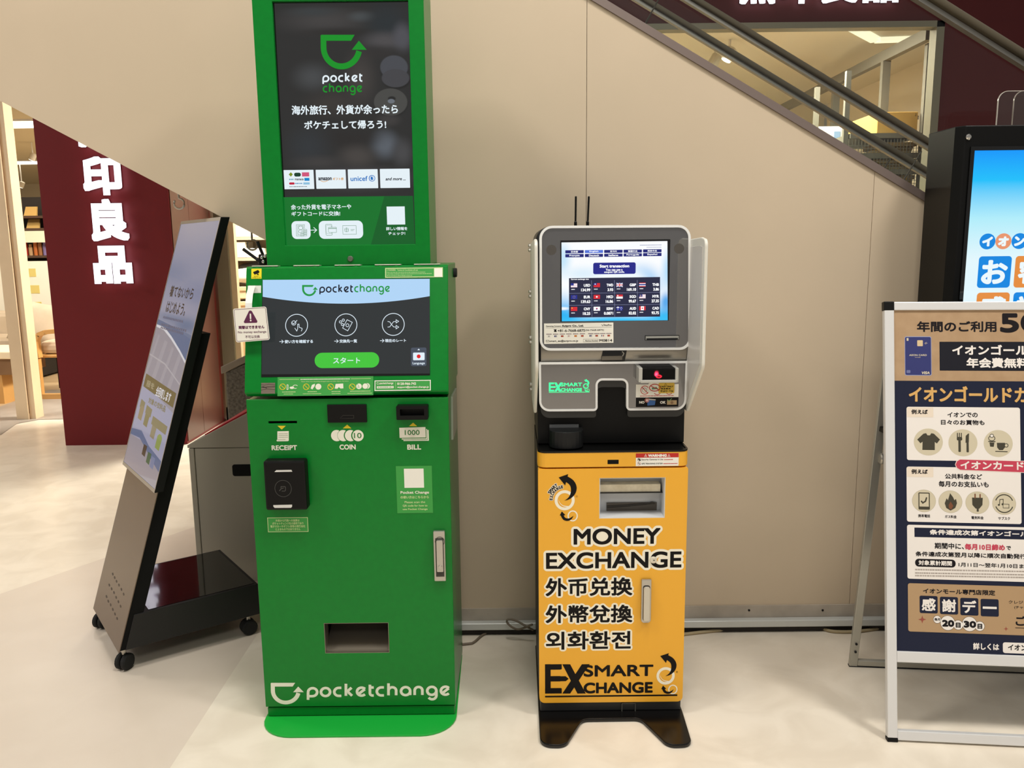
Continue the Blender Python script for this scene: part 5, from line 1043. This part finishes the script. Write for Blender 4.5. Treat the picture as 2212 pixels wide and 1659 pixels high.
# screen housing
pl_ = -.061; pr2 = .411; z0, z1 = .617, 1.508; a0 = .150
m_ = MB(); slab(m_, a0, a0 + .029, z0, z1, pl_, pr2); hs = m_.build('screen_housing', BLK, ds, bevel=.002)
PS = Print(S(a0 - .0012, 0, z0), uv_, wv * LEAN + ZA); n_s = PS.n
Lp = math.hypot(z1 - z0, LEAN * (z1 - z0))
bez = mat('bezel_pale', (176, 168, 156), .35, metal=.3)
PS.polyuv([(pl_, 0), (pr2, 0), (pr2, Lp), (pl_, Lp)], bez, 0, [[(pl_ + .006, .012), (pr2 - .006, .012), (pr2 - .006, Lp - .012), (pl_ + .006, Lp - .012)]])
PS.build('bezel', hs)
PS = Print(S(a0 - .0004, 0, z0), uv_, wv * LEAN + ZA)
LC = lambda n, c, r=.04: mat('lcd_' + n, c, r, emit=.7)
L0, L1, L2, L3, L4, LT, LO, LGN, LPK = LC('lilac', (156, 160, 186)), LC('slate', (112, 128, 168)), LC('blue', (84, 108, 150)), LC('sand', (152, 148, 162)), LC('white', (226, 226, 234)), LC('ink', (48, 42, 46)), LC('olive', (104, 92, 52)), LC('leaf', (140, 158, 84)), LC('pink', (170, 130, 150))
def lb(u, v, ru, rv, c, e):
    a, b = pr2 - .008 - u * (pr2 - pl_ - .016), .014 + v * (Lp - .028); p = PS.o + PS.u * a + PS.v_ * b
    return (p.x, p.z, ru * .593 * (pr2 - pl_) + rv * .25, rv * Lp * .95, c, e)
LCDP = picture('lcd_picture', (150, 154, 180), [lb(.5, 1.0, 1.1, .16, (172, 170, 186), 1), lb(.1, .80, .6, .08, (132, 142, 172), 1), lb(.9, .72, .6, .07, (134, 142, 174), 1), lb(.4, .66, .8, .05, (160, 160, 184), 1), lb(.3, .615, .5, .03, (116, 132, 166), 1), lb(.8, .60, .5, .05, (96, 118, 156), 1)], .7)
PS.polyuv([(pl_ + .006, .012), (pr2 - .006, .012), (pr2 - .006, Lp - .012), (pl_ + .006, Lp - .012)], LCDP, 0)
U = lambda u, v: (pr2 - .008 - u * (pr2 - pl_ - .016), .014 + v * (Lp - .028))    # u from the sign's far edge, v from the bottom, both 0..1
def band(pts, m, l): PS.polyuv([U(*p) for p in pts], m, l)
band([(0, .60), (.5, .585), (1, .57), (1, .47), (.8, .505), (.5, .545), (.2, .57), (0, .575)], LC('blue_soft', (100, 120, 156)), .8)
band([(0, .60), (.5, .585), (1, .555), (1, .47), (.8, .505), (.5, .545), (.2, .57), (0, .575)], L2, 1.2)
band([(0, .572), (.25, .568), (.5, .54), (.8, .50), (1, .47), (1, .28), (0, .34)], L3, 1.6); band([(0, .578), (.25, .574), (.5, .547), (.8, .507), (1, .476), (1, .466), (.8, .497), (.5, .536), (.25, .562), (0, .568)], L4, 2)
band([(0, .34), (1, .28), (1, .0), (0, .0)], LC('pale', (162, 164, 192)), 1.8); band([(0, .14), (.3, .155), (.6, .12), (1, .10), (1, .06), (.6, .09), (.3, .125), (0, .115)], L2, 2); band([(0, .115), (.35, .12), (.7, .085), (1, .06), (1, 0), (0, 0)], L3, 2.2)
for u, du in ((.12, .05), (.34, .09), (.58, .06), (.80, .08)):
    band([(u, .55 - u * .07), (u + du, .545 - u * .07), (u + du - .12, .345 - u * .05), (u - .14, .35 - u * .05)], LC('pleat', (164, 160, 172)), 1.8)
band([(.0, .455), (.5, .44), (1, .39), (1, .384), (.5, .434), (0, .449)], LC('fold', (182, 178, 186)), 2)
band([(.04, .372), (.97, .352), (.97, .298), (.04, .318)], LO, 2.4)
def ltext(t, u0, v0, u1, v1, m, l, b=.0012, n=6):
    vs, fs, ax, ay, bx_, by = glyphs(t); A, B = U(u0, v0), U(u1, v1)
    # the screen is read from the viewer's side: its left edge is at the far end
    pts = [(A[0] + (x - ax) / (bx_ - ax) * (B[0] - A[0]), A[1] + (yy - ay) / (by - ay) * (B[1] - A[1])) for x, yy in vs]
    for i in range(n if b else 1):
        t_ = 2 * math.pi * i / n; PS.put([(p[0] + b * math.cos(t_), p[1] + b * math.sin(t_)) for p in pts], fs, m, l)
ltext('着てないから', .16, .70, .80, .745, LT, 3); ltext('はじめよう。', .16, .635, .70, .68, LT, 3)
for v, u1 in ((.608, .72), (.578, .86), (.565, .80)):
    for i in range(14): band([(.14 + (u1 - .14) * i / 14, v), (.14 + (u1 - .14) * (i + .7) / 14, v), (.14 + (u1 - .14) * (i + .7) / 14, v + .009), (.14 + (u1 - .14) * i / 14, v + .009)], LC('dim', (96, 96, 120)), 3)
ltext('全回収します', .44, .308, .86, .345, L4, 3); ltext('服を', .12, .325, .36, .348, LC('tan', (160, 150, 120)), 3)
ltext('対象の衣料品', .3, .268, .8, .290, LC('olive_text', (130, 124, 100)), 3)
for u0, u1, v in ((.08, .22, .236), (.28, .46, .226), (.52, .95, .200)): band([(u0, v), (u1, v - .006), (u1, v + .026), (u0, v + .032)], LC('tag', (136, 128, 96)), 3)
for u0, v, m in ((.10, .19, LC('shirt_tan', (150, 134, 104))), (.30, .18, LC('shirt_olive', (132, 124, 84))), (.56, .155, LC('shirt_sand', (146, 136, 110))), (.76, .13, LGN)):
    band([(u0, v), (u0 + .12, v - .003), (u0 + .13, v + .045), (u0 + .09, v + .055), (u0 + .04, v + .055), (u0, v + .045)], m, 3)
for u0, v, m in ((.46, .075, LT), (.62, .06, LC('bottle_green', (40, 92, 70))), (.74, .055, L1)): band([(u0, v), (u0 + .1, v - .002), (u0 + .1, v + .04), (u0, v + .04)], m, 3.2)
PS.build('screen', hs)
def castor(a, u):
    c = S(a, u, 0); m_ = MB(); m_.lathe([(.008, .055), (.008, .078)], tuple(c), 'z', 10, 1)
    ax = (wv * .8 + uv_ * .6) if a < .2 else wv
    side = Vector((-ax.y, ax.x, 0))
    for s in (-1, 1):
        q = MB().lathe([(.010, -.009), (.024, -.009), (.0285, -.005), (.0285, .005), (.024, .009), (.010, .009)], (0, 0, 0), 'y', 18); q.xf(Matrix.Translation(c + side * (.012 * s) + ZA * .0286) @ Matrix(((ax.x, side.x, 0, 0), (ax.y, side.y, 0, 0), (0, 0, 1, 0), (0, 0, 0, 1)))); m_.add(q.v, q.f)
    m_.box(c.x - .006, c.x + .006, c.y - .006, c.y + .006, .028, .058)
    m_.build('castor', [RUBBER, STEEL], ds, smooth=False)
for a, u in ((.03, .03), (.03, WL - .02), (.455, .03), (.455, WL - .03)): castor(a, u)

# ================================================================== bins under the escalator
YB = 3.36; zl0 = on(404, 962, YB).z; bxl = on(404, 962, YB).x; e_ = on(531, 894, YB)
slp = (e_.z - zl0) / (e_.x - bxl); bx1 = -.67
GRY = mat('bin_grey', (172, 166, 152), .4, metal=.15)
rb = thing('recycling_bin', 'grey steel recycling bin with a slanted red lid, half hidden behind the green kiosk', 'bin', (-1.0, YB + .2, 0))
MB().box(bxl + .028, bx1, YB + .003, 3.95, .0, zl0 - .014).build('body', GRY, rb, bevel=.003)
MB().box(bxl + .004, bxl + .027, YB, 3.95, .0, zl0 - .014).build('front_door', GRY, rb, bevel=.003)
MB().prism([(bxl, zl0 - .012), (bx1, zl0 - .012), (bx1, zl0 + slp * (bx1 - bxl)), (bxl, zl0)], 'y', YB, 3.95).build('hood', GRY, rb, bevel=.002)
zz = lambda x: zl0 + slp * (x - bxl)
MB().prism([(bxl + .07, zz(bxl + .07) + .0005), (bx1 - .01, zz(bx1 - .01) + .0005), (bx1 - .01, zz(bx1 - .01) + .012), (bxl + .07, zz(bxl + .07) + .006)], 'y', YB + .02, 3.93).build('lid', mat('bin_red', (176, 30, 40), .35), rb)
m_ = MB(); pbox(m_, 502, 1003, 600, 1028, YB + .001, YB + .003, r=5); m_.build('hand_grip', BLKM, rb)
YS = 4.5; gl = on(478, 792, YS); g1 = on(535, 768, YS)
GRAN = mat('granite', (112, 106, 94), .5, noise=(70, (58, 54, 46), .9))
gb = thing('litter_bin', 'speckled stone litter bin with a sloping grey top standing before the shop window', 'bin', (gl.x + .3, YS + .2, 0))
MB().prism([(gl.x + .02, 0), (gl.x + .62, 0), (gl.x + .62, gl.z + .235), (gl.x + .02, gl.z - .033)], 'y', YS, YS + .5).build('body', GRAN, gb, bevel=.006)
MB().prism([(gl.x, gl.z - .04), (gl.x + .64, gl.z + .245), (gl.x + .64, gl.z + .285), (gl.x, gl.z)], 'y', YS - .012, YS + .512).build('top', mat('bin_top_grey', (138, 128, 112), .5), gb, bevel=.004)
MB().box(gl.x + .012, gl.x + .0195, YS + .02, YS + .48, .05, gl.z - .1).build('door', mat('bin_door', (96, 90, 80), .4), gb)

# ================================================================== cables and hooks
def cable(label, pts, r, m, z=None):
    P_ = [Vector(p) for p in pts]; out = []
    for i in range(len(P_) - 1):
        p0, p1, p2, p3 = P_[max(i - 1, 0)], P_[i], P_[i + 1], P_[min(i + 2, len(P_) - 1)]
        for t in (0, .2, .4, .6, .8): out.append(.5 * ((2 * p1) + (p2 - p0) * t + (2 * p0 - 5 * p1 + 4 * p2 - p3) * t * t + (3 * p1 - p0 - 3 * p2 + p3) * t ** 3))
    out.append(P_[-1]); tag(MB().tube(out, r, 7).build('power_cable', m, smooth=True), label, 'cable')
CG = mat('cable_grey', (120, 108, 92), .6); CT = mat('cable_tan', (168, 152, 118), .6)
F = lambda x, y_, z=.005: tuple(fl(x, y_, z))
cable('grey cable curving over the floor from behind the green kiosk', [(-.3, 2.74, .005), F(1008, 1391), F(1024, 1387), F(1042, 1372), F(1065, 1363), F(1110, 1359), F(1150, 1361)], .0045, CG)
cable('looped grey cable behind the yellow machine near the metal rail', [on(1152, 1361, 2.775), on(1135, 1352, 2.77), on(1113, 1340, 2.785), on(1097, 1338, 2.785), on(1096, 1345, 2.785), on(1108, 1356, 2.78), on(1124, 1359, 2.78), on(1150, 1349, 2.76)], .004, CG)
cable('tan cable lying along the wall rail between yellow machine and poster stand', [(.52, 2.795, .006), F(1560, 1361, .006), F(1640, 1360, .006), F(1725, 1357, .006), F(1770, 1357, .006), F(1800, 1364, .006), F(1850, 1364, .006), F(1905, 1356, .006)], .006, CT)
HK = mat('hook_metal', (196, 190, 176), .35, metal=.4)
def hook(px_, py_, Y, label, g=None):
    c = on(px_, py_, Y); r = .018
    top = Vector((c.x, Y, uz(c.x) - .0))
    q = MB(); pts = [top + Vector((0, 0, .004)), c + Vector((0, 0, r + .008))] + [c + Vector((r * math.cos(t), 0, r * math.sin(t))) for t in [math.pi / 2 - i * 2 * math.pi / 14 for i in range(13)]]
    q.tube(pts, .0036, 7); tag(q.build('ceiling_hook', HK, smooth=True), label, 'hook')
hook(387, 440, YW + .09, 'pale metal ring hook hanging from the sloping beige underside near the red pillar')
hook(545, 529, YW + .09, 'metal ring hook under the beige slope above the black router')

# ================================================================== shop interior, left gap
SHF = mat('shelf_dark', (52, 44, 36), .6); LW = mat('light_wood', (206, 158, 92), .45); FAB = mat('linen', (208, 190, 164), .85, noise=(8, (196, 176, 148), .6)); DKW = mat('dark_void', (30, 24, 18), .8)
YR = 10.6
r1_ = on(20, 470, YR).x - 1.2; r2_ = on(115, 470, YR).x + .6
zs_ = [on(60, yv, YR).z for yv in (440, 466, 493, 552)]
sh = thing('shelf_unit', 'dark wall shelving with goods seen between cream column and red pillar', 'shelf', ((r1_ + r2_) / 2, YR, 0))
MB().box(r1_, r2_, YR + .32, YR + .36, on(60, 640, YR).z - .3, zs_[0] + .1).build('back_panel', SHF, sh)
for z in (zs_[1], zs_[2], zs_[3]): MB().box(r1_, r2_, YR, YR + .32, z - .03, z).build('shelf_board', mat('shelf_wood', (84, 60, 42), .5), sh)
for x in (r1_, r2_ - .04): MB().box(x, x + .04, YR, YR + .32, 0, zs_[0] + .1).build('side_post', SHF, sh)
za_ = on(60, 494, YR).z; zb_2 = on(60, 524, YR).z
MB().box(r1_, r2_, YR - .05, YR - .002, zb_2, za_ - .03).build('light_panel', mat('panel_cream', (246, 236, 206), .5), sh)
zc_, zd_ = on(60, 564, YR).z, on(60, 672, YR).z
db = thing('drawer_case', 'bright white translucent drawer case with pale yellow labels under the dark shelving', 'drawers', ((r1_ + r2_) / 2, YR, 0))
MB().box(r1_, r2_, YR - .25, YR - .06, 0.0, zc_).build('case', mat('drawer_white', (250, 244, 224), .4), db)
for i, (xp, yp) in enumerate(((60, 589), (68, 625), (73, 661))):
    c = on(xp, yp, YR - .251); MB().box(c.x - .1, c.x + .1, YR - .254, YR - .2505, c.z - .05, c.z + .05).build('drawer_label', mat('label_yellow', (226, 206, 120), .6), db)
for j, (xp, yp, z) in enumerate(((62, 452, zs_[1]), (68, 482, zs_[2]))):
    c = on(xp, yp, YR + .1); q = MB(); q.hexa([(c.x - .05, YR + .06, z + .001), (c.x + .11, YR + .06, z + .001), (c.x + .11, YR + .09, z + .001), (c.x - .05, YR + .09, z + .001), (c.x - .08, YR + .18, z + .12), (c.x + .06, YR + .18, z + .12), (c.x + .06, YR + .2, z + .12), (c.x - .08, YR + .2, z + .12)])
    tag(q.build('display_board', mat('board_kraft', (222, 180, 104), .6)), ('tan board tilted on the upper dark shelf', 'tan board tilted on the lower dark shelf')[j], 'board')
for j, (xp, ht, col, nm) in enumerate(((47, .16, (120, 90, 160), 'mauve'), (57, .2, (200, 60, 50), 'red'), (67, .14, (210, 170, 120), 'tan'), (78, .3, (216, 120, 50), 'orange'), (88, .2, (180, 120, 70), 'brown'), (98, .17, (150, 130, 180), 'violet'))):
    c = on(xp, 545, YR + .1); q = MB().lathe([(.025, 0), (.025, ht * .7), (.018, ht * .8), (.018, ht)], (c.x, YR + .1, zs_[3] + .0005), 'z', 12)
    tag(q.build('jar', mat('jar_' + nm, col, .3)), nm + ' jar on the shelf above the white drawers', 'jar', 'jars on the shelf above the drawers')
# sofa and chair
sf = thing('sofa', 'cream upholstered sofa low in the shop behind the cream column', 'sofa', (on(20, 800, 9.2).x, 9.2, 0))
c = on(20, 780, 9.1)
MB().box(c.x - 1.2, c.x + .28, 9.0, 9.75, .3, .46).build('seat', FAB, sf, bevel=.05); MB().box(c.x - 1.2, c.x + .28, 9.77, 10.0, .3, on(40, 672, 9.8).z).build('backrest', FAB, sf, bevel=.06); MB().box(c.x - 1.2, c.x + .28, 9.05, 9.95, .02, .295).build('base', DKW, sf, bevel=.01)
def cushion(name, label, px_, py_, Y, w_, h_, tilt, rot=0, m=FAB):
    q = MB(); N = 10
    vs = []; fs = []
    for s in (-1, 1):
        for i in range(N + 1):
            for j in range(N + 1):
                u, v = 2 * i / N - 1, 2 * j / N - 1; th = .5 * (max(0, (1 - u ** 4) * (1 - v ** 4))) ** .5
                k = 1 - .06 * (1 - abs(u * v)) * (u * u + v * v)
                vs.append((u * w_ / 2 * k, s * th * .16, v * h_ / 2 * k))
    M1 = (N + 1) ** 2
    for s in (0, 1):
        for i in range(N):
            for j in range(N): a = s * M1 + i * (N + 1) + j; fs.append((a, a + 1, a + N + 2, a + N + 1))
    q.add(vs, fs); c = on(px_, py_, Y); q.xf(Matrix.Translation(c) @ Matrix.Rotation(math.radians(rot), 4, 'Y') @ Matrix.Rotation(math.radians(tilt), 4, 'X'))
    return tag(q.build(name, m, smooth=True), label, 'cushion')
cushion('cushion', 'pale linen cushion leaning on the cream sofa beside the wooden armchair', 79, 697, 9.0, .52, .46, -20, 12)
ch = thing('armchair', 'bent light-wood armchair with cream seat cushions, cut off by the red pillar', 'chair', (on(105, 750, 7.9).x, 7.9, 0))
Yc = 7.85
def arm(Y):
    pts = [(118, 716), (95, 718), (80, 724), (74, 736), (76, 756), (80, 774)]
    P_ = [on(*p, Y) for p in pts]; q = MB()
    for i in range(len(P_) - 1):
        A, B = P_[i], P_[i + 1]; n = (B - A).normalized(); n = Vector((-n.z, 0, n.x)) * .02
        q.hexa([A - n, A - n + Vector((0, .07, 0)), B - n + Vector((0, .07, 0)), B - n, A + n, A + n + Vector((0, .07, 0)), B + n + Vector((0, .07, 0)), B + n])
    q.build('armrest', LW, ch)
arm(Yc); arm(Yc + .62)
sA, sB = on(80, 766, Yc + .1), on(122, 766, Yc + .1)
MB().box(sA.x + .02, sA.x + .62, Yc + .08, Yc + .6, sA.z - .03, sA.z).build('seat_frame', LW, ch, bevel=.01)
MB().box(sA.x + .03, sA.x + .6, Yc + .09, Yc + .59, sA.z + .001, sA.z + .13).build('seat_cushion', FAB, ch, bevel=.045)
q = MB(); A = on(84, 740, Yc + .3); zt3 = on(115, 672, Yc + .3).z
q.hexa([(sA.x + .4, Yc + .09, sA.z + .135), (sA.x + .6, Yc + .09, sA.z + .135), (sA.x + .6, Yc + .59, sA.z + .135), (sA.x + .4, Yc + .59, sA.z + .135), (sA.x + .5, Yc + .09, zt3), (sA.x + .66, Yc + .09, zt3), (sA.x + .66, Yc + .59, zt3), (sA.x + .5, Yc + .59, zt3)]); q.build('back_cushion', FAB, ch, bevel=.04)
MB().box(sA.x, sA.x + .66, Yc + .0, Yc + .06, .0, .05).box(sA.x, sA.x + .66, Yc + .62, Yc + .68, 0, .05).build('runner', LW, ch)
for dy in (.01, .63): MB().box(sA.x + .01, sA.x + .06, Yc + dy, Yc + dy + .05, .05, sA.z - .03).build('leg', LW, ch)
MB().box(sA.x + .07, sA.x + .62, Yc + .3, Yc + .34, .06, sA.z - .06).build('dark_panel', DKW, ch)
tt = thing('coffee_table', 'low wooden table with a white cloth top at the frame edge inside the shop', 'table', (on(0, 860, 7.7).x, 7.7, 0))
c = on(6, 760, 7.6); MB().box(c.x - .9, c.x + .09, 7.6, 8.2, c.z - .07, c.z).build('top', mat('table_cream', (238, 222, 190), .6), tt, bevel=.01); MB().box(c.x - .9, c.x + .06, 7.63, 8.17, c.z - .22, c.z - .071).build('apron', mat('table_brown', (128, 96, 64), .6), tt); MB().box(c.x - .9, c.x - .06, 7.64, 8.1, .0, c.z - .221).build('leg_panel', LW, tt)
# ceiling fixtures inside the shop
CL = glow('lamp_white', (255, 246, 224), 4.0)
def clight(x, y_, w_, d_, label, rz=0):
    t = thing('ceiling_light', label, 'light', (x, y_, 3.3)); MB().prism(rr(x - w_ / 2 - .04, y_ - d_ / 2 - .04, x + w_ / 2 + .04, y_ + d_ / 2 + .04, .01), 'z', 3.275, 3.299).build('frame', WHITEP, t); MB().box(x - w_ / 2, x + w_ / 2, y_ - d_ / 2, y_ + d_ / 2, 3.265, 3.2745).build('diffuser', CL, t)
def cz_(px_, py_): r = ray(px_, py_); return EYE + r * ((3.27 - EYE.z) / r.z)
for (p_, w_, d_, lb) in (((30, 270), .9, .6, 'square lit ceiling panel high between cream column and beige slope'), ((45, 352), 1.6, .5, 'lit ceiling strip above the dark shelving in the shop')):
    c = cz_(*p_); clight(c.x, c.y, w_, d_, lb)
def track(px_, py_, Y, label):
    c = on(px_, py_, Y); t = thing('spotlight', label, 'spotlight', (c.x, Y, 3.3)); MB().tube([(c.x, Y, 3.299), (c.x, Y, c.z + .06)], .012, 8).build('stem', WHITEP, t)
    q = MB().lathe([(.03, .06), (.05, .05), (.055, -.06), (.05, -.065)], (0, 0, 0), 'z', 14); q.xf(Matrix.Translation(c) @ Matrix.Rotation(math.radians(28), 4, 'Y')); hd2 = q.build('lamp_head', mat('lamp_head_pale', (206, 198, 180), .4), t); q = MB().lathe([(.045, -.066), (.045, -.07)], (0, 0, 0), 'z', 14); q.xf(Matrix.Translation(c) @ Matrix.Rotation(math.radians(28), 4, 'Y')); q.build('bulb', CL, hd2)
track(47, 398, 18, 'small white spotlight over the dark shelving beside the red pillar'); track(71, 338, 15, 'lit ceiling spotlight close to the edge of the red pillar')
# ---- shop behind the window between sign and kiosk
YQ = 8.6
q1, q2 = on(490, 500, YQ), on(640, 500, YQ)
s5 = thing('storage_shelf', 'pale shelving of white boxes and bedding seen behind the slanted sign', 'shelf', (q1.x + .5, YQ, 0))
zz5 = [on(530, yv, YQ).z for yv in (512, 557, 592, 680, 790)]
for z in zz5: MB().box(q1.x - .1, q1.x + 1.3, YQ, YQ + .4, z - .03, z).build('shelf_board', mat('shelf_pale', (170, 160, 140), .5), s5)
for x in (q1.x - .14, q1.x + 1.3): MB().box(x, x + .04, YQ, YQ + .4, 0, 2.2).build('side_post', mat('shelf_pale', (170, 160, 140), .5), s5)
MB().box(q1.x - .1, q1.x + 1.3, YQ + .41, YQ + .43, 0, 2.2).build('back_panel', mat('shelf_back', (226, 206, 166), .7), s5)
BXW = mat('box_white', (240, 232, 214), .6); BXP = mat('box_pale', (222, 212, 196), .6)
for j, (x0, y0, x1, y1, m, lb) in enumerate(((494, 490, 500, 511, BXP, 'small grey-white box on the top pale shelf by the window frame'), (501, 488, 540, 511, BXW, 'long white box on the top pale shelf'), (484, 535, 506, 556, BXW, 'white box on the middle pale shelf next to the window frame'), (507, 522, 530, 556, BXP, 'tall pale box standing on the middle pale shelf'), (531, 536, 570, 556, BXW, 'wide white box on the middle pale shelf by the hook'))):
    A, B = on(x0, y1, YQ + .02), on(x1, y0, YQ + .02); z = zz5[0] if y1 == 511 else zz5[1]
    tag(MB().box(A.x, B.x - .005, YQ + .02, YQ + .3, z + .001, B.z).build('storage_box', m, bevel=.006), lb, 'box', 'white boxes on the pale shelves')
def bundle(px_, py_, z, w_, h_, label, m, Y=YQ + .02):
    c = on(px_, py_, Y); q = MB(); N = 12; vs, fs = [], []
    for i in range(N + 1):
        for j in range(16):
            t = 2 * math.pi * j / 16; u = i / N * 2 - 1; r_ = (1 - abs(u) ** 4) ** .5 * (1 + .08 * math.sin(5 * t + i) + .05 * math.sin(3 * u * 4))
            vs.append((c.x + u * w_ / 2, Y + .14 + .12 * r_ * math.cos(t), z + h_ / 2 + h_ / 2 * r_ * math.sin(t)))
    for i in range(N):
        for j in range(16): fs.append((i * 16 + j, i * 16 + (j + 1) % 16, (i + 1) * 16 + (j + 1) % 16, (i + 1) * 16 + j))
    q.add(vs, fs); return tag(q.build('bedding_bundle', m, smooth=True), label, 'bedding')
bundle(592, 578, zz5[2] + .015, .86, (zz5[1] - zz5[2]) * .62, 'dark grey rolled bedding on the pale shelf under the white boxes', mat('bedding_dark', (74, 70, 66), .9))
for j, (ya, yb) in enumerate(((618, 648), (650, 680))):
    A, B = on(492, yb, YQ - .25), on(600, ya, YQ - .25); t = thing('storage_box', ('upper beige drawer with a round finger hole behind the slanted sign', 'lower beige drawer under the one with a round finger hole behind the sign')[j] if j == 0 else 'plain beige drawer under the one with a finger hole, behind the sign', 'drawer', (A.x + .4, YQ - .25, A.z))
    MB().box(A.x, B.x, YQ - .25, YQ - .02, A.z + .01, B.z).build('box', mat('drawer_beige', (222, 200, 164), .6), t, bevel=.008)
    MB().box(A.x - .02, B.x + .02, YQ - .262, YQ - .02, B.z - .045, B.z + .0).build('rim', mat('drawer_rim', (208, 184, 146), .6), t, bevel=.006)
    if j == 0: c = on(495, 643, YQ - .252); MB().lathe([(.032, 0), (.032, -.004)], (c.x + .05, YQ - .25, c.z + .01), 'y', 12).build('finger_hole', DKW, t)
zdr = on(600, 618, YQ - .25).z
bundle(572, 598, zdr + .012, .86, .175, 'puffy white pillow on top of the beige drawers behind the green kiosk', mat('pillow_white', (250, 242, 224), .9), YQ - .30)
# a plinth carries the drawers
A = on(492, 680, YQ - .25); tag(MB().box(A.x - .02, A.x + .9, YQ - .27, YQ - .02, 0, A.z + .009).build('plinth_cabinet', mat('plinth_tan', (178, 152, 112), .6), bevel=.005), 'tan cabinet carrying the beige drawers behind the shop window', 'cabinet')
# ---- shop behind the window above the escalator
ST = mat('rack_steel', (116, 112, 98), .6); xr_ = on(2008, 75, 7.0).x
rk = thing('storage_rack', 'grey steel storage rack with a high side rail seen through the window over the escalator', 'rack', (xr_, 8.5, 0))
zr1, zr0 = on(2008, 60, 7.0).z, on(2008, 86, 7.0).z
MB().box(xr_ - .03, xr_ + .03, 7.0, 11.4, zr0, zr1).build('top_rail', ST, rk)
MB().box(xr_ + .04, xr_ + .09, 7.1, 7.15, 0, zr0 - .001).build('upright', ST, rk)
for px_, Y in ((1856, 7.75), (1766, 8.9), (1690, 10.6)):
    c = on(px_, 150, Y); MB().box(xr_ - .035, xr_ + .035, Y, Y + .05, 0, zr0).build('upright', ST, rk)
zsA = on(1925, 297, 7.4).z; zsB = on(1925, 338, 7.4).z; zsC = on(1925, 372, 7.4).z
for z in (zsA, zsB, zsC, .35): MB().box(xr_ - .55, xr_ + .035, 7.1, 7.9, z - .04, z).build('shelf', ST, rk)
for Y in (7.12, 7.82): MB().box(xr_ - .60, xr_ - .56, Y, Y + .04, 0, zsA + .5).build('upright', ST, rk)
def carton(x0, y0, x1, y1, Y, z, label, m, dep=.4):
    A, B = on(x0, y1, Y), on(x1, y0, Y); B.x = min(B.x, xr_ + .03); t = thing('carton', label, 'carton', ((A.x + B.x) / 2, Y, z)); MB().box(A.x, B.x, Y, Y + dep, z + .001, B.z).build('box', m, t, bevel=.006); return t, A, B
t, A, B = carton(1893, 241, 1984, 300, 7.14, zsA, 'tan cardboard carton on top of the steel rack behind the shop window', mat('carton_tan', (222, 178, 92), .7), .6)
P = front(7.14).view(1720, 200, 6.913); P.text('上', 1772, 306, 1800, 350, DKB, 1, b=2, n=4); P.text('注', 1808, 340, 1832, 400, DKB, 1, b=2, n=4); P.build('marking', t)
wx = on(1812, 300, 8.2); tb_ = thing('drawer_box', 'glowing white plastic drawer box low in the window above the escalator', 'box', (wx.x, 8.2, 0))
A, B = on(1770, 345, 8.2), on(1845, 272, 8.2); MB().box(A.x - .1, B.x, 8.2, 8.7, 0, B.z).build('case', mat('plastic_white', (252, 250, 240), .4), tb_, bevel=.01)
c = on(1808, 298, 8.199); MB().box(c.x - .03, c.x + .03, 8.196, 8.1995, c.z - .06, c.z + .06).build('label', mat('label_blue', (150, 180, 216), .6), tb_)
WK = mat('wicker', (176, 148, 88), .8, noise=(55, (112, 88, 46), .9))
for j, (x0, y0, x1, y1, z, lb) in enumerate(((1905, 308, 1985, 338, zsB, 'woven basket on the second shelf of the steel rack under the carton'), (1896, 343, 1975, 372, zsC, 'woven basket on the third shelf of the steel rack'), (1905, 378, 1985, 430, .351, 'tall woven basket at the bottom of the steel rack'))):
    A, B = on(x0, y1, 7.16), on(x1, y0, 7.16); A.x, B.x = max(A.x, xr_ - .53), min(B.x, xr_ + .015); t = thing('basket', lb, 'basket', ((A.x + B.x) / 2, 7.2, z), 'woven baskets on the rack'); zt4 = min(B.z, {0: zsA, 1: zsB, 2: zsC}[j] - .05)
    q = MB(); q.hexa([(A.x + .02, 7.18, z + .001), (B.x - .02, 7.18, z + .001), (B.x - .02, 7.5, z + .001), (A.x + .02, 7.5, z + .001), (A.x, 7.16, zt4), (B.x, 7.16, zt4), (B.x, 7.52, zt4), (A.x, 7.52, zt4)]); q.build('body', WK, t)
    MB().prism(rr(A.x - .012, 7.148, B.x + .012, 7.532, .01), 'z', zt4 - .03, zt4 + .004, holes=[rr(A.x + .012, 7.172, B.x - .012, 7.508, .01)]).build('rim', mat('wicker_rim', (150, 122, 66), .8), t)
# wire mesh panel in front of the baskets
q = MB(); x0, x1 = xr_ - .56, xr_ + .03; z1 = zsA - .05
for i in range(23): x = x0 + (x1 - x0) * i / 22; q.box(x - .002, x + .002, 7.098, 7.102, .3, z1)
for i in range(int((z1 - .3) / .026)): z = .3 + i * .026; q.box(x0, x1, 7.096, 7.0985, z - .0018, z + .0018)
q.build('wire_mesh', ST, rk)
track(1576, 116, 8.2, 'lit ceiling spotlight between the two handrails inside the window'); track(1544, 130, 8.6, 'grey spotlight seen through the escalator glass just above the wall edge'); track(1586, 78, 9.3, 'spotlight on the shop ceiling half hidden by the upper far handrail')
cv2 = thing('cove_light', 'L-shaped pale light strip on the shop ceiling inside the window', 'light', (3.2, 8.6, 3.3))
A, B, C_ = cz_(1826, 54), cz_(1892, 90), cz_(2008, 86)
q = MB()
for p_, r_ in ((A, B), (B, C_)):
    d = (r_ - p_).normalized(); n = Vector((-d.y, d.x, 0)) * .05
    q.hexa([Vector((v.x, v.y, 3.265)) for v in (p_ - n, r_ - n, r_ + n, p_ + n)] + [Vector((v.x, v.y, 3.299)) for v in (p_ - n, r_ - n, r_ + n, p_ + n)])
q.build('strip', glow('cove_pale', (255, 244, 206), 1.1), cv2)
